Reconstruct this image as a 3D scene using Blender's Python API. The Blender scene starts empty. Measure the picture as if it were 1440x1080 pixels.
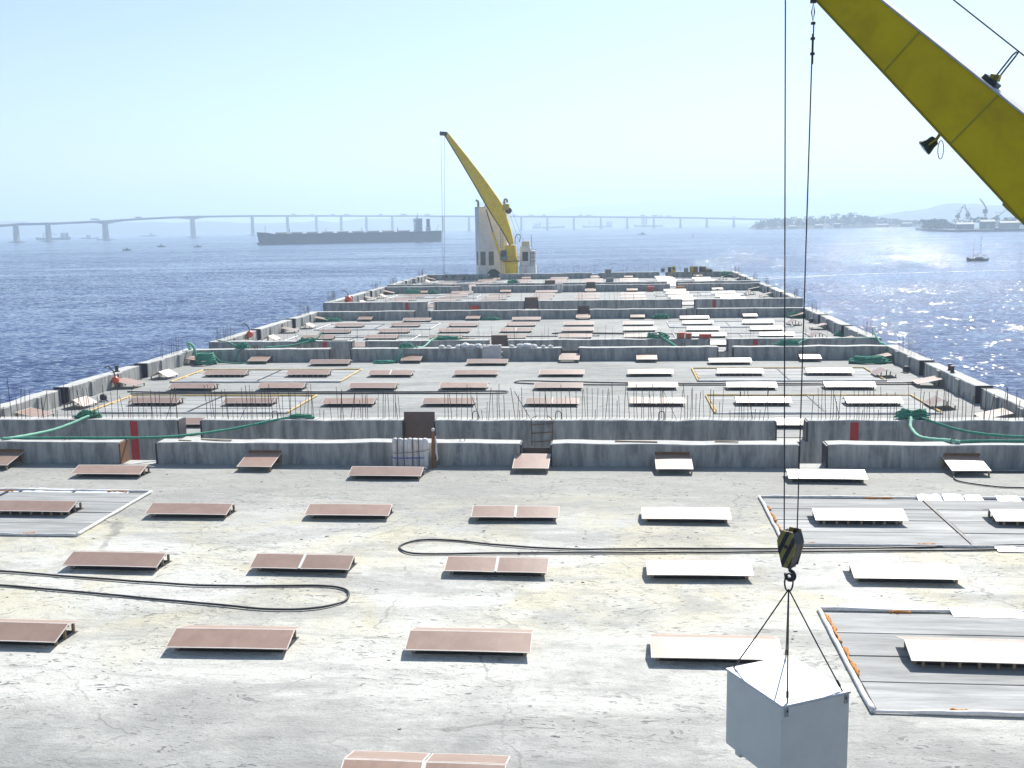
import bpy, bmesh, math, random
from mathutils import Vector, Matrix, noise as mnoise
random.seed(7)
S = bpy.context.scene
COL = S.collection
R = math.radians

# ------------------------------------------------------------------ camera
CAM_H = 14.84
PITCH, ROLL, YAW, FPX = 0.1509, -0.0168, 0.0984, 1481.4
cam_d = bpy.data.cameras.new('camera')
cam_d.sensor_width = 36.0
cam_d.lens = 36.0 * FPX / 1440.0
cam_d.clip_start, cam_d.clip_end = 0.3, 60000.0
cam = bpy.data.objects.new('camera', cam_d)
COL.objects.link(cam)
cam.matrix_world = (Matrix.Translation((0, 0, CAM_H)) @ Matrix.Rotation(YAW, 4, 'Z')
                    @ Matrix.Rotation(R(90) - PITCH, 4, 'X') @ Matrix.Rotation(ROLL, 4, 'Z'))
S.camera = cam

# ------------------------------------------------------------------ sky, sun, exposure
SUN_EL, SUN_AZ = R(45), R(18)            # azimuth measured from +Y towards +X
W = bpy.data.worlds.new('World')
S.world = W
W.use_nodes = True
wn = W.node_tree
wn.nodes.clear()
sky = wn.nodes.new('ShaderNodeTexSky')
sky.sky_type = 'NISHITA'
sky.sun_disc = False
sky.sun_elevation, sky.sun_rotation = SUN_EL, SUN_AZ
sky.altitude, sky.air_density, sky.dust_density, sky.ozone_density = 0, 1.0, 0.6, 2.0
bg = wn.nodes.new('ShaderNodeBackground')
bg.inputs['Strength'].default_value = 0.083
wo = wn.nodes.new('ShaderNodeOutputWorld')
wn.links.new(sky.outputs[0], bg.inputs[0])
wn.links.new(bg.outputs[0], wo.inputs[0])
sun_d = bpy.data.lights.new('sun', 'SUN')
sun_d.energy, sun_d.angle, sun_d.color = 5.0, R(0.5), (1.0, 0.96, 0.88)
sun = bpy.data.objects.new('sun', sun_d)
COL.objects.link(sun)
sdir = Vector((math.cos(SUN_EL) * math.sin(SUN_AZ), math.cos(SUN_EL) * math.cos(SUN_AZ), math.sin(SUN_EL)))
sun.rotation_euler = sdir.to_track_quat('Z', 'Y').to_euler()
sun.location = (60, 100, 200)
S.view_settings.view_transform = 'Standard'
S.view_settings.look = 'None'
S.view_settings.exposure = 0.70
S.view_settings.gamma = 1.0
S.view_settings.use_curve_mapping = False
S.render.engine = 'CYCLES'
S.cycles.use_denoising = True
S.cycles.max_bounces = 6
S.cycles.volume_bounces = 1
S.cycles.transparent_max_bounces = 12

# ------------------------------------------------------------------ material helpers
class NT:
    def __init__(self, name):
        self.m = bpy.data.materials.new(name)
        self.m.use_nodes = True
        self.t = self.m.node_tree
        self.b = self.t.nodes['Principled BSDF']
    def n(self, typ, ins=None, **props):
        nd = self.t.nodes.new(typ)
        for k, v in props.items():
            setattr(nd, k, v)
        for k, v in (ins or {}).items():
            self.put(nd.inputs[k], v)
        return nd
    def put(self, sock, v):
        if isinstance(v, bpy.types.NodeSocket):
            self.t.links.new(v, sock)
        elif isinstance(v, tuple) and len(v) == 3 and sock.type == 'RGBA':
            sock.default_value = (*v, 1)
        else:
            sock.default_value = v
    def math(self, op, a, b=0.0):
        return self.n('ShaderNodeMath', {0: a, 1: b}, operation=op).outputs[0]
    def noise(self, vec, scale, detail=4, rough=0.6, dist=0.0):
        return self.n('ShaderNodeTexNoise', {'Vector': vec, 'Scale': scale, 'Detail': detail, 'Roughness': rough, 'Distortion': dist}).outputs[0]
    def scaled(self, vec, s):
        return self.n('ShaderNodeVectorMath', {0: vec, 1: s}, operation='MULTIPLY').outputs[0]
    def ramp(self, v, lo, hi):
        return self.n('ShaderNodeMapRange', {0: v, 1: lo, 2: hi}).outputs[0]
    def mix(self, f, a, b):
        nd = self.n('ShaderNodeMix', data_type='RGBA')
        self.put(nd.inputs[0], f)
        self.put(nd.inputs[6], a)
        self.put(nd.inputs[7], b)
        return nd.outputs[2]
    def pos(self):
        return self.n('ShaderNodeNewGeometry').outputs['Position']
    def obj(self):
        return self.n('ShaderNodeTexCoord').outputs['Object']
    def rnd(self):
        return self.n('ShaderNodeObjectInfo').outputs['Random']
    def col(self, v):
        self.put(self.b.inputs['Base Color'], v)
    def bump(self, h, strength, dist):
        nd = self.n('ShaderNodeBump', {'Strength': strength, 'Distance': dist, 'Height': h})
        self.t.links.new(nd.outputs[0], self.b.inputs['Normal'])
    def set(self, **k):
        for a, v in k.items():
            self.put(self.b.inputs[a.replace('_', ' ')], v)
        return self

def worn(name, col, dark, rough=0.6, scale=3.0, amount=0.6, metallic=0.0, bump=0.0):
    """paint or plain surface with noise wear and a small per-object shift of tone"""
    g = NT(name)
    p = g.pos()
    n = g.noise(p, scale, 6, 0.65, 0.4)
    c = g.mix(g.math('MULTIPLY', g.ramp(n, 0.42, 0.75), amount), col, dark)
    hv = g.n('ShaderNodeHueSaturation', {'Color': c, 'Value': g.n('ShaderNodeMapRange', {0: g.rnd(), 3: 0.9, 4: 1.1}).outputs[0]})
    g.col(hv.outputs[0])
    g.set(Roughness=rough, Metallic=metallic)
    if bump:
        g.bump(n, 1.0, bump)
    return g.m

def make_deck(name, first):
    g = NT(name)
    p = g.pos()
    big = g.noise(p, 0.055, 4, 0.55, 0.8)
    st = g.noise(g.scaled(p, (0.22, 1.0, 1.0)), 0.55, 8, 0.68, 0.7)
    mid = g.noise(g.scaled(p, (0.6, 1.0, 1.0)), 1.3, 7, 0.7, 0.5)
    fine = g.noise(p, 11.0, 4, 0.7)
    tone = g.math('ADD', g.math('MULTIPLY', big, 0.45), g.math('ADD', g.math('MULTIPLY', st, 0.55), g.math('MULTIPLY', mid, 0.35)))
    c = g.mix(g.ramp(tone, 0.52, 0.84), (0.185, 0.19, 0.185), (0.44, 0.445, 0.425) if first else (0.38, 0.385, 0.37))
    mott = g.ramp(g.noise(g.scaled(p, (0.7, 1.1, 1)), 0.7, 8, 0.74, 0.9), 0.50, 0.63)
    c = g.mix(g.math('MULTIPLY', mott, 0.42), c, (0.20, 0.20, 0.19))
    # pour joints between the bays, partly skimmed over
    yy = g.n('ShaderNodeSeparateXYZ', {0: p}).outputs[1]
    jw = g.math('ADD', yy, g.math('MULTIPLY', g.noise(p, 0.5, 3), 0.25))
    fr = g.math('ABSOLUTE', g.math('SUBTRACT', g.math('FRACT', g.math('DIVIDE', g.math('SUBTRACT', jw, 26.86), 8.43)), 0.5))
    jl = g.math('MULTIPLY', g.ramp(fr, 0.008, 0.003), g.ramp(g.noise(p, 0.3, 3, 0.6), 0.38, 0.6))
    c = g.mix(g.math('MULTIPLY', jl, 0.7), c, (0.62, 0.62, 0.60))
    if first:
        # weathering: pale salt-and-yellow stained band across the middle rows, greyer towards both ends
        sy = g.n('ShaderNodeSeparateXYZ', {0: p}).outputs[1]
        wob = g.math('ADD', sy, g.math('MULTIPLY', g.math('SUBTRACT', g.noise(p, 0.10, 5, 0.62, 0.5), 0.5), 15.0))
        band = g.math('MULTIPLY', g.ramp(wob, 27.5, 32.5), g.ramp(wob, 55.0, 46.0))
        c = g.mix(g.math('MULTIPLY', band, 0.62), c, (0.70, 0.695, 0.64))
        c = g.mix(g.math('MULTIPLY', g.ramp(wob, 50.0, 57.0), 0.5), c, (0.335, 0.325, 0.285))
        yel = g.math('MULTIPLY', g.ramp(g.noise(p, 0.17, 6, 0.66, 0.7), 0.43, 0.60), g.math('MULTIPLY', g.math('MULTIPLY', g.ramp(wob, 34.0, 39.0), g.ramp(wob, 57.0, 50.0)), 0.72))
        c = g.mix(yel, c, (0.49, 0.45, 0.31))
        grey = g.math('MULTIPLY', g.ramp(g.noise(g.scaled(p, (0.35, 1, 1)), 0.32, 8, 0.72, 0.6), 0.47, 0.60), 0.62)
        c = g.mix(grey, c, (0.26, 0.26, 0.25))
        gran = g.ramp(g.noise(g.scaled(p, (0.6, 1.0, 1)), 2.6, 6, 0.75, 0.5), 0.52, 0.66)
        c = g.mix(g.math('MULTIPLY', gran, 0.48), c, (0.20, 0.20, 0.185))
        crk = g.n('ShaderNodeTexVoronoi', {'Vector': g.n('ShaderNodeVectorMath', {0: p, 1: g.scaled(g.n('ShaderNodeTexNoise', {'Vector': p, 'Scale': 0.8, 'Detail': 4.0}).outputs['Color'], (1.6, 1.6, 0.0))}, operation='ADD').outputs[0], 'Scale': 0.13}, feature='DISTANCE_TO_EDGE').outputs[0]
        c = g.mix(g.math('MULTIPLY', g.ramp(crk, 0.006, 0.002), g.math('MULTIPLY', g.ramp(g.noise(p, 0.35, 3, 0.6), 0.45, 0.6), 0.55)), c, (0.13, 0.13, 0.12))
    # scuffs and chips: short crescents in swarms, the shade of their lips painted dark
    ch = g.noise(g.scaled(p, (0.75, 1.7, 1.0)), 1.8, 2, 0.5, 2.4)
    sw = g.ramp(g.noise(p, 0.16, 3, 0.6), 0.42, 0.52)
    fl = g.math('MULTIPLY', g.math('MULTIPLY', g.ramp(ch, 0.625, 0.65), sw), 0.76)
    c = g.mix(fl, c, (0.09, 0.09, 0.10))
    sp = g.math('MULTIPLY', g.ramp(fine, 0.54, 0.70), 0.55)
    c = g.mix(sp, c, (0.17, 0.165, 0.15))
    g.col(c)
    g.set(Roughness=0.82)
    g.bump(g.math('ADD', g.math('MULTIPLY', mid, 0.8), g.math('ADD', g.math('MULTIPLY', fine, 0.25), g.math('MULTIPLY', ch, 0.15))), 0.9, 0.10)
    return g.m

def make_wall(name, base=(0.47, 0.465, 0.44)):
    g = NT(name)
    p = g.pos()
    st = g.noise(g.scaled(p, (1.0, 1.0, 0.16)), 1.7, 6, 0.66, 0.3)
    bl = g.noise(p, 0.55, 5, 0.6, 0.9)
    fine = g.noise(p, 14.0, 4, 0.7)
    c = g.mix(g.ramp(st, 0.40, 0.68), (0.20, 0.205, 0.205), base)
    c = g.mix(g.math('MULTIPLY', g.ramp(bl, 0.50, 0.68), 0.55), c, (0.42, 0.42, 0.395))
    ps = g.n('ShaderNodeSeparateXYZ', {0: p})
    fx = g.math('ABSOLUTE', g.math('SUBTRACT', g.math('FRACT', g.math('DIVIDE', g.math('ADD', ps.outputs[0], g.math('MULTIPLY', ps.outputs[1], 0.37)), 6.1)), 0.5))
    c = g.mix(g.math('MULTIPLY', g.ramp(fx, 0.035, 0.004), g.math('MULTIPLY', g.ramp(bl, 0.35, 0.6), 0.65)), c, (0.15, 0.15, 0.14))
    rs = g.noise(g.scaled(p, (2.0, 2.0, 0.25)), 1.1, 5, 0.65, 0.2)
    c = g.mix(g.math('MULTIPLY', g.ramp(rs, 0.62, 0.74), 0.4), c, (0.26, 0.19, 0.13))
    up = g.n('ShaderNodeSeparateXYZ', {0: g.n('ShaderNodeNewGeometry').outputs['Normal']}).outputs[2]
    c = g.mix(g.math('MULTIPLY', g.ramp(up, 0.6, 0.95), 0.6), c, (0.55, 0.55, 0.52))   # paler on the upward-facing tops
    c = g.mix(g.math('MULTIPLY', g.ramp(fine, 0.60, 0.75), 0.4), c, (0.12, 0.12, 0.11))
    g.col(c)
    g.set(Roughness=0.88)
    g.bump(g.math('ADD', st, g.math('MULTIPLY', fine, 0.3)), 0.8, 0.03)
    return g.m

def make_slab(name):
    g = NT(name)
    p = g.pos()
    st = g.noise(g.scaled(p, (0.18, 1.6, 1.0)), 1.1, 7, 0.68, 0.4)
    fine = g.noise(p, 12.0, 4, 0.7)
    c = g.mix(g.ramp(st, 0.36, 0.66), (0.20, 0.205, 0.205), (0.40, 0.405, 0.40))
    hv = g.n('ShaderNodeHueSaturation', {'Color': c, 'Value': g.n('ShaderNodeMapRange', {0: g.rnd(), 3: 0.82, 4: 1.14}).outputs[0]})
    c = g.mix(g.math('MULTIPLY', g.ramp(fine, 0.6, 0.75), 0.35), hv.outputs[0], (0.12, 0.12, 0.11))
    g.col(c)
    g.set(Roughness=0.8)
    g.bump(g.math('ADD', st, g.math('MULTIPLY', fine, 0.3)), 0.7, 0.025)
    return g.m

def make_film():
    g = NT('film_faced_plywood')
    p = g.pos()
    n = g.noise(p, 1.2, 6, 0.6, 0.5)
    sc = g.noise(g.scaled(p, (0.4, 2.0, 1)), 6.0, 5, 0.7)
    c = g.mix(g.ramp(n, 0.35, 0.7), (0.31, 0.195, 0.142), (0.37, 0.245, 0.183))
    c = g.mix(g.math('MULTIPLY', g.ramp(sc, 0.6, 0.8), 0.3), c, (0.38, 0.29, 0.23))
    du = g.math('MULTIPLY', g.ramp(g.noise(p, 2.2, 7, 0.72, 0.8), 0.54, 0.76), 0.30)
    c = g.mix(du, c, (0.46, 0.40, 0.34))
    spl = g.math('MULTIPLY', g.ramp(g.noise(p, 7.0, 3, 0.6, 1.0), 0.70, 0.73), 0.6)
    c = g.mix(spl, c, (0.55, 0.53, 0.50))
    hv = g.n('ShaderNodeHueSaturation', {'Color': c, 'Value': g.n('ShaderNodeMapRange', {0: g.rnd(), 3: 0.82, 4: 1.16}).outputs[0]})
    g.col(hv.outputs[0])
    g.set(Roughness=0.37, Specular_IOR_Level=0.95)
    g.bump(n, 0.4, 0.01)
    return g.m

def make_sea():
    g = NT('sea_water')
    p = g.pos()
    def slope(scale, stretch, detail):
        nd = g.n('ShaderNodeTexNoise', {'Vector': g.scaled(p, stretch), 'Scale': scale, 'Detail': detail, 'Roughness': 0.55, 'Distortion': 0.3})
        return g.n('ShaderNodeVectorMath', {0: nd.outputs['Color'], 1: (0.5, 0.5, 0.5)}, operation='SUBTRACT').outputs[0]
    gust = g.noise(g.scaled(p, (0.20, 1.0, 1)), 0.014, 5, 0.62, 0.8)
    amp = g.n('ShaderNodeMapRange', {0: gust, 1: 0.36, 2: 0.64, 3: 0.45, 4: 1.15}).outputs[0]
    a = g.scaled(slope(0.055, (0.6, 1.0, 1), 2), (0.35, 0.5, 0.0))
    b = g.scaled(slope(0.24, (0.38, 1.0, 1), 3), (0.70, 1.15, 0.0))
    c = g.scaled(slope(1.0, (0.55, 1.0, 1), 3), (1.55, 2.0, 0.0))
    add = lambda x, y: g.n('ShaderNodeVectorMath', {0: x, 1: y}, operation='ADD').outputs[0]
    t = add(add(a, b), c)
    sp = g.n('ShaderNodeSeparateXYZ', {0: t})
    yneg = g.math('SUBTRACT', g.math('MULTIPLY', g.math('ABSOLUTE', sp.outputs[1]), -1.0), 0.015)
    t = g.n('ShaderNodeCombineXYZ', {0: sp.outputs[0], 1: yneg, 2: 0.0}).outputs[0]
    sc = g.n('ShaderNodeVectorMath', {0: t, 'Scale': amp}, operation='SCALE').outputs[0]
    nrm = g.n('ShaderNodeVectorMath', {0: add(sc, (0.0, 0.0, 1.0))}, operation='NORMALIZE').outputs[0]
    g.t.links.new(nrm, g.b.inputs['Normal'])
    g.col(g.mix(g.ramp(gust, 0.35, 0.65), (0.046, 0.070, 0.165), (0.034, 0.056, 0.140)))
    g.set(IOR=1.33, Roughness=0.045)
    return g.m

def make_foamy(name):
    g = NT(name)
    p = g.pos()
    n = g.noise(g.scaled(p, (0.25, 1.0, 1)), 0.6, 6, 0.7, 0.6)
    g.col((0.82, 0.84, 0.86))
    g.set(Roughness=0.7, Alpha=g.ramp(n, 0.44, 0.56))
    return g.m

def make_stripes():
    g = NT('hazard_stripes')
    o = g.n('ShaderNodeSeparateXYZ', {0: g.obj()})
    v = g.math('FRACT', g.math('MULTIPLY', g.math('ADD', g.math('MULTIPLY', o.outputs[0], 0.9), g.math('MULTIPLY', o.outputs[2], -0.42)), 6.4))
    n = g.noise(g.obj(), 9.0, 5, 0.7)
    c = g.mix(g.ramp(v, 0.49, 0.51), (0.02, 0.019, 0.02), (0.34, 0.25, 0.05))
    c = g.mix(g.math('MULTIPLY', g.ramp(n, 0.5, 0.7), 0.6), c, (0.10, 0.07, 0.04))
    g.col(c)
    g.set(Roughness=0.5)
    return g.m

M = dict(
    deck=make_deck('deck_concrete_first', True), deck2=make_deck('deck_concrete', False),
    wall=make_wall('wall_concrete'), slab=make_slab('slab_concrete'), film=make_film(), sea=make_sea(),
    foamy=make_foamy('wake_foam'), stripes=make_stripes(),
    pale=worn('plywood_edge', (0.72, 0.66, 0.60), (0.50, 0.42, 0.35), 0.6, 6),
    timber=worn('raw_timber', (0.30, 0.22, 0.14), (0.16, 0.11, 0.07), 0.75, 5),
    dark=worn('hatch_shade_black', (0.018, 0.019, 0.022), (0.03, 0.03, 0.03), 0.9, 3),  # near-black of the sheet that deepens the shade under the covers
    film_dark=worn('weathered_film_plywood', (0.13, 0.078, 0.062), (0.075, 0.045, 0.038), 0.5, 1.5),
    rubber=worn('black_rubber', (0.022, 0.021, 0.026), (0.05, 0.05, 0.05), 0.55, 4),
    seal=worn('dark_seal_plate', (0.022, 0.018, 0.035), (0.04, 0.036, 0.03), 0.5, 2),
    foam=worn('white_foam', (0.74, 0.73, 0.72), (0.42, 0.38, 0.33), 0.75, 3, 0.6, bump=0.02),
    tape=worn('white_plastic_sheet', (0.76, 0.77, 0.80), (0.52, 0.52, 0.55), 0.35, 2, 0.4),
    orange=worn('orange_foam', (0.56, 0.24, 0.05), (0.40, 0.20, 0.08), 0.85, 9, 0.8, bump=0.03),
    ochre=worn('ochre_foam', (0.60, 0.40, 0.13), (0.55, 0.48, 0.34), 0.85, 2.5, 1.0, bump=0.03),
    rebar=worn('rusty_rebar', (0.075, 0.05, 0.04), (0.16, 0.07, 0.03), 0.8, 8),
    rust=worn('rust_brown', (0.22, 0.11, 0.05), (0.10, 0.05, 0.03), 0.85, 3, 0.8, bump=0.01),
    red=worn('red_oxide_paint', (0.50, 0.022, 0.03), (0.30, 0.02, 0.03), 0.55, 1.2),
    redbright=worn('faded_red_plastic', (0.55, 0.06, 0.03), (0.35, 0.05, 0.03), 0.5, 2),
    buoy=worn('orange_buoy_plastic', (0.72, 0.10, 0.05), (0.5, 0.1, 0.05), 0.4, 2),
    rope=worn('green_rope', (0.03, 0.22, 0.14), (0.12, 0.36, 0.27), 0.9, 9, 1.0, bump=0.02),
    rope_pale=worn('pale_green_rope', (0.17, 0.44, 0.31), (0.30, 0.50, 0.40), 0.75, 5, 0.7, bump=0.02),
    hose=worn('black_hose', (0.026, 0.023, 0.032), (0.07, 0.065, 0.07), 0.45, 3),
    yellow=worn('yellow_crane_paint', (0.92, 0.62, 0.012), (0.62, 0.38, 0.015), 0.7, 1.3, 0.7),
    yellow2=worn('weathered_yellow_paint', (0.50, 0.385, 0.035), (0.36, 0.27, 0.03), 0.5, 0.5, 0.8),
    boomtop=worn('boom_top_sky_sheen', (0.56, 0.56, 0.55), (0.10, 0.10, 0.10), 0.7, 4.5, 0.35),  # pale grey stands in for sky reflected off the boom top
    steel=worn('dark_steel', (0.035, 0.035, 0.038), (0.09, 0.07, 0.05), 0.45, 6, metallic=0.3),
    cable=worn('wire_rope', (0.030, 0.029, 0.034), (0.06, 0.055, 0.05), 0.5, 20),
    box=worn('pale_grey_paint', (0.88, 0.81, 0.67), (0.78, 0.70, 0.56), 0.6, 2.2, 0.6),
    lug=worn('stained_lug_paint', (0.50, 0.46, 0.38), (0.36, 0.25, 0.15), 0.6, 9, 0.8),
    boxlid=worn('white_paint', (0.78, 0.78, 0.77), (0.62, 0.60, 0.57), 0.45, 1.5, 0.4),
    tower=worn('white_tower_paint', (0.68, 0.68, 0.67), (0.46, 0.44, 0.40), 0.6, 0.5, 0.6),
    recess=worn('louvre_grey', (0.19, 0.18, 0.165), (0.10, 0.10, 0.09), 0.7, 1),
    glass=worn('dark_window_glass', (0.025, 0.03, 0.035), (0.05, 0.05, 0.06), 0.12, 1),
    grey=worn('machine_grey', (0.22, 0.24, 0.23), (0.10, 0.10, 0.10), 0.5, 2),
    hull=worn('dark_hull_paint', (0.028, 0.045, 0.050), (0.05, 0.035, 0.03), 0.5, 0.05),
    hullred=worn('boot_top_paint', (0.10, 0.035, 0.03), (0.06, 0.03, 0.03), 0.6, 0.05),
    shipwhite=worn('ship_grey_white', (0.42, 0.42, 0.40), (0.30, 0.27, 0.24), 0.6, 0.1),
    bridge=worn('bridge_concrete', (0.30, 0.29, 0.27), (0.22, 0.21, 0.20), 0.9, 0.02),
    hill=worn('wooded_hill', (0.055, 0.075, 0.040), (0.10, 0.10, 0.06), 0.95, 0.01, 0.8),
    leaf=worn('island_foliage', (0.030, 0.045, 0.022), (0.055, 0.065, 0.03), 0.9, 0.05, 0.9),
    earth=worn('quay_stone', (0.12, 0.115, 0.10), (0.07, 0.07, 0.06), 0.9, 0.06),
    roof=worn('shed_roof', (0.20, 0.18, 0.16), (0.13, 0.10, 0.09), 0.7, 0.05),
    sail=worn('bare_wood_spar', (0.30, 0.25, 0.20), (0.2, 0.16, 0.12), 0.6, 1),
)

for k_ in ('yellow', 'yellow2', 'box'):
    M[k_].node_tree.nodes['Principled BSDF'].inputs['Specular IOR Level'].default_value = 0.2

# ------------------------------------------------------------------ mesh helpers
class MB:
    def __init__(self):
        self.v, self.f, self.mi = [], [], []
    def add(self, vs, fs, mi=0):
        o = len(self.v)
        self.v += [tuple(p) for p in vs]
        self.f += [tuple(i + o for i in q) for q in fs]
        self.mi += [mi] * len(fs)
        return self
    def box(self, x0, x1, y0, y1, z0, z1, mi=0):
        return self.hexa([(x0, y0), (x1, y0), (x1, y1), (x0, y1)], z0, z1, mi)
    def hexa(self, base, z0, z1, mi=0, top=None):
        top = top or base
        n = len(base)
        vs = [(x, y, z0) for x, y in base] + [(x, y, z1) for x, y in top]
        fs = [tuple(range(n - 1, -1, -1)), tuple(range(n, 2 * n))]
        fs += [(i, (i + 1) % n, n + (i + 1) % n, n + i) for i in range(n)]
        return self.add(vs, fs, mi)
    def tube(self, pts, r, n=8, mi=0, closed=False):
        P = [Vector(p) for p in pts]
        rr = r if isinstance(r, (list, tuple)) else [r] * len(P)
        vs, fs = [], []
        prev = None
        for i, p in enumerate(P):
            if closed:
                t = (P[(i + 1) % len(P)] - P[i - 1])
            else:
                t = P[min(i + 1, len(P) - 1)] - P[max(i - 1, 0)]
            if t.length < 1e-9:
                t = Vector((0, 0, 1))
            t.normalize()
            if prev is None:
                a = t.orthogonal().normalized()
            else:
                a = prev - t * prev.dot(t)
                a = a.normalized() if a.length > 1e-6 else t.orthogonal().normalized()
            prev = a
            b = t.cross(a)
            for k in range(n):
                an = 2 * math.pi * k / n
                vs.append(p + (a * math.cos(an) + b * math.sin(an)) * rr[i])
        m = len(P)
        for i in range(m if closed else m - 1):
            for k in range(n):
                i2 = (i + 1) % m
                fs.append((i * n + k, i * n + (k + 1) % n, i2 * n + (k + 1) % n, i2 * n + k))
        if not closed:
            fs.append(tuple(range(n - 1, -1, -1)))
            fs.append(tuple((m - 1) * n + k for k in range(n)))
        return self.add(vs, fs, mi)
    def beam(self, a, b, w, h, mi=0, w2=None, h2=None, up=(0, 0, 1)):
        """box section from a to b"""
        a, b = Vector(a), Vector(b)
        d = (b - a).normalized()
        s = d.cross(Vector(up))
        s = s.normalized() if s.length > 1e-5 else Vector((1, 0, 0))
        u = s.cross(d)
        w2, h2 = w2 or w, h2 or h
        vs = []
        for p, ww, hh in ((a, w, h), (b, w2, h2)):
            for i, j in ((-1, -1), (1, -1), (1, 1), (-1, 1)):
                vs.append(p + s * (ww / 2 * i) + u * (hh / 2 * j))
        return self.add(vs, [(3, 2, 1, 0), (4, 5, 6, 7), (0, 1, 5, 4), (1, 2, 6, 5), (2, 3, 7, 6), (3, 0, 4, 7)], mi)
    def lathe(self, prof, c=(0, 0, 0), n=16, mi=0):
        vs, fs = [], []
        for r, z in prof:
            for k in range(n):
                a = 2 * math.pi * k / n
                vs.append((c[0] + r * math.cos(a), c[1] + r * math.sin(a), c[2] + z))
        for i in range(len(prof) - 1):
            for k in range(n):
                fs.append((i * n + k, i * n + (k + 1) % n, (i + 1) * n + (k + 1) % n, (i + 1) * n + k))
        fs.append(tuple(range(n - 1, -1, -1)))
        fs.append(tuple((len(prof) - 1) * n + k for k in range(n)))
        return self.add(vs, fs, mi)
    def mesh(self, name, *mats, smooth=False):
        me = bpy.data.meshes.new(name)
        me.from_pydata(self.v, [], self.f)
        for m in mats:
            me.materials.append(m)
        if len(mats) > 1:
            me.polygons.foreach_set('material_index', self.mi)
        if smooth:
            me.polygons.foreach_set('use_smooth', [True] * len(me.polygons))
        me.update()
        return me
    def build(self, name, mats, parent=None, smooth=False, bevel=0.0, loc=None):
        mats = mats if isinstance(mats, (list, tuple)) else [mats]
        return link(name, self.mesh(name, *mats, smooth=smooth), parent, bevel, loc)

def link(name, me, parent=None, bevel=0.0, loc=None):
    o = bpy.data.objects.new(name, me)
    COL.objects.link(o)
    if parent:
        o.parent = parent
    if loc:
        o.location = loc
    if bevel:
        b = o.modifiers.new('bevel', 'BEVEL')
        b.width, b.segments, b.limit_method = bevel, 2, 'ANGLE'
    return o

def tag(o, label=None, cat=None, group=None, kind=None):
    if label: o['label'] = label
    if cat: o['category'] = cat
    if group: o['group'] = group
    if kind: o['kind'] = kind
    return o

def empty(name, loc=(0, 0, 0), rz=0.0, label=None, cat=None, group=None, kind=None):
    o = bpy.data.objects.new(name, None)
    COL.objects.link(o)
    o.location = loc
    o.rotation_euler = (0, 0, rz)
    return tag(o, label, cat, group, kind)

def copy_tree(root, loc, rz, label, group=None):
    r = root.copy()
    COL.objects.link(r)
    r.location, r.rotation_euler = loc, (0, 0, rz)
    r['label'] = label
    if group: r['group'] = group
    for ch in root.children:
        c = ch.copy()
        COL.objects.link(c)
        c.parent = r
        for gch in ch.children:
            d = gch.copy()
            COL.objects.link(d)
            d.parent = c
    return r

def jit(a):
    return random.uniform(-a, a)

def smooth_path(pts, sub=6):
    """Catmull-Rom through pts"""
    P = [Vector(p) for p in pts]
    out = []
    for i in range(len(P) - 1):
        p0, p1, p2, p3 = P[max(i - 1, 0)], P[i], P[i + 1], P[min(i + 2, len(P) - 1)]
        for k in range(sub):
            t = k / sub
            out.append(0.5 * ((2 * p1) + (p2 - p0) * t + (2 * p0 - 5 * p1 + 4 * p2 - p3) * t * t + (3 * p1 - p0 - 3 * p2 + p3) * t ** 3))
    out.append(P[-1])
    return out

ORD = ['first', 'second', 'third', 'fourth', 'fifth', 'sixth', 'seventh', 'eighth', 'ninth', 'tenth', 'eleventh', 'twelfth', 'thirteenth']

# ------------------------------------------------------------------ sea, haze, far terrain
SEA = -6.0
sea = MB()
sea.add([(-16000, -1500, SEA), (16000, -1500, SEA), (16000, 14000, SEA), (-16000, 14000, SEA)], [(0, 1, 2, 3)])
tag(sea.build('sea', M['sea']), 'blue choppy bay water sparkling in the sun around the pontoons', None, None, 'structure')

hz = MB().box(-16400, 16400, -1800, 14400, SEA - 1.6, 350)
hm = bpy.data.materials.new('haze_air')
hm.use_nodes = True
ht = hm.node_tree
ht.nodes.remove(ht.nodes['Principled BSDF'])
pv = ht.nodes.new('ShaderNodeVolumePrincipled')
pv.inputs['Color'].default_value = (0.66, 0.83, 1.0, 1)
pv.inputs['Density'].default_value = 2.9e-4
pv.inputs['Anisotropy'].default_value = 0.25
ht.links.new(pv.outputs[0], ht.nodes['Material Output'].inputs['Volume'])
tag(hz.build('haze', hm), 'pale sea haze over the whole bay', None, None, 'stuff')

def ridge(name, pts, Y, depth, mat, label, kind='structure', rough=0.12, n=140, z0=SEA - 1.0):
    """hill terrain whose crest follows pts [(x, z)] at distance Y"""
    m = MB()
    xs = [pts[0][0] + (pts[-1][0] - pts[0][0]) * i / n for i in range(n + 1)]
    prof = [(0, 0.0), (0.15, 0.35), (0.3, 0.7), (0.5, 1.0), (0.7, 0.8), (0.85, 0.4), (1, 0.0)]
    def crest(x):
        for (xa, za), (xb, zb) in zip(pts, pts[1:]):
            if xa <= x <= xb:
                t = (x - xa) / (xb - xa)
                t = t * t * (3 - 2 * t)
                return za + (zb - za) * t
        return pts[-1][1]
    vs = []
    for x in xs:
        c = crest(x) - z0
        for dy, k in prof:
            nz = mnoise.fractal(Vector((x / depth * 3.0, dy * 2.5, Y * 0.01)), 1.0, 2.0, 5)
            h = c * k * (1 + rough * nz * 2)
            vs.append((x, Y + (dy - 0.5) * depth, z0 + max(0, h)))
    k = len(prof)
    fs = [(i * k + j, (i + 1) * k + j, (i + 1) * k + j + 1, i * k + j + 1) for i in range(n) for j in range(k - 1)]
    m.add(vs, fs)
    return tag(m.build(name, mat, smooth=True), label, None, None, kind)

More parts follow.
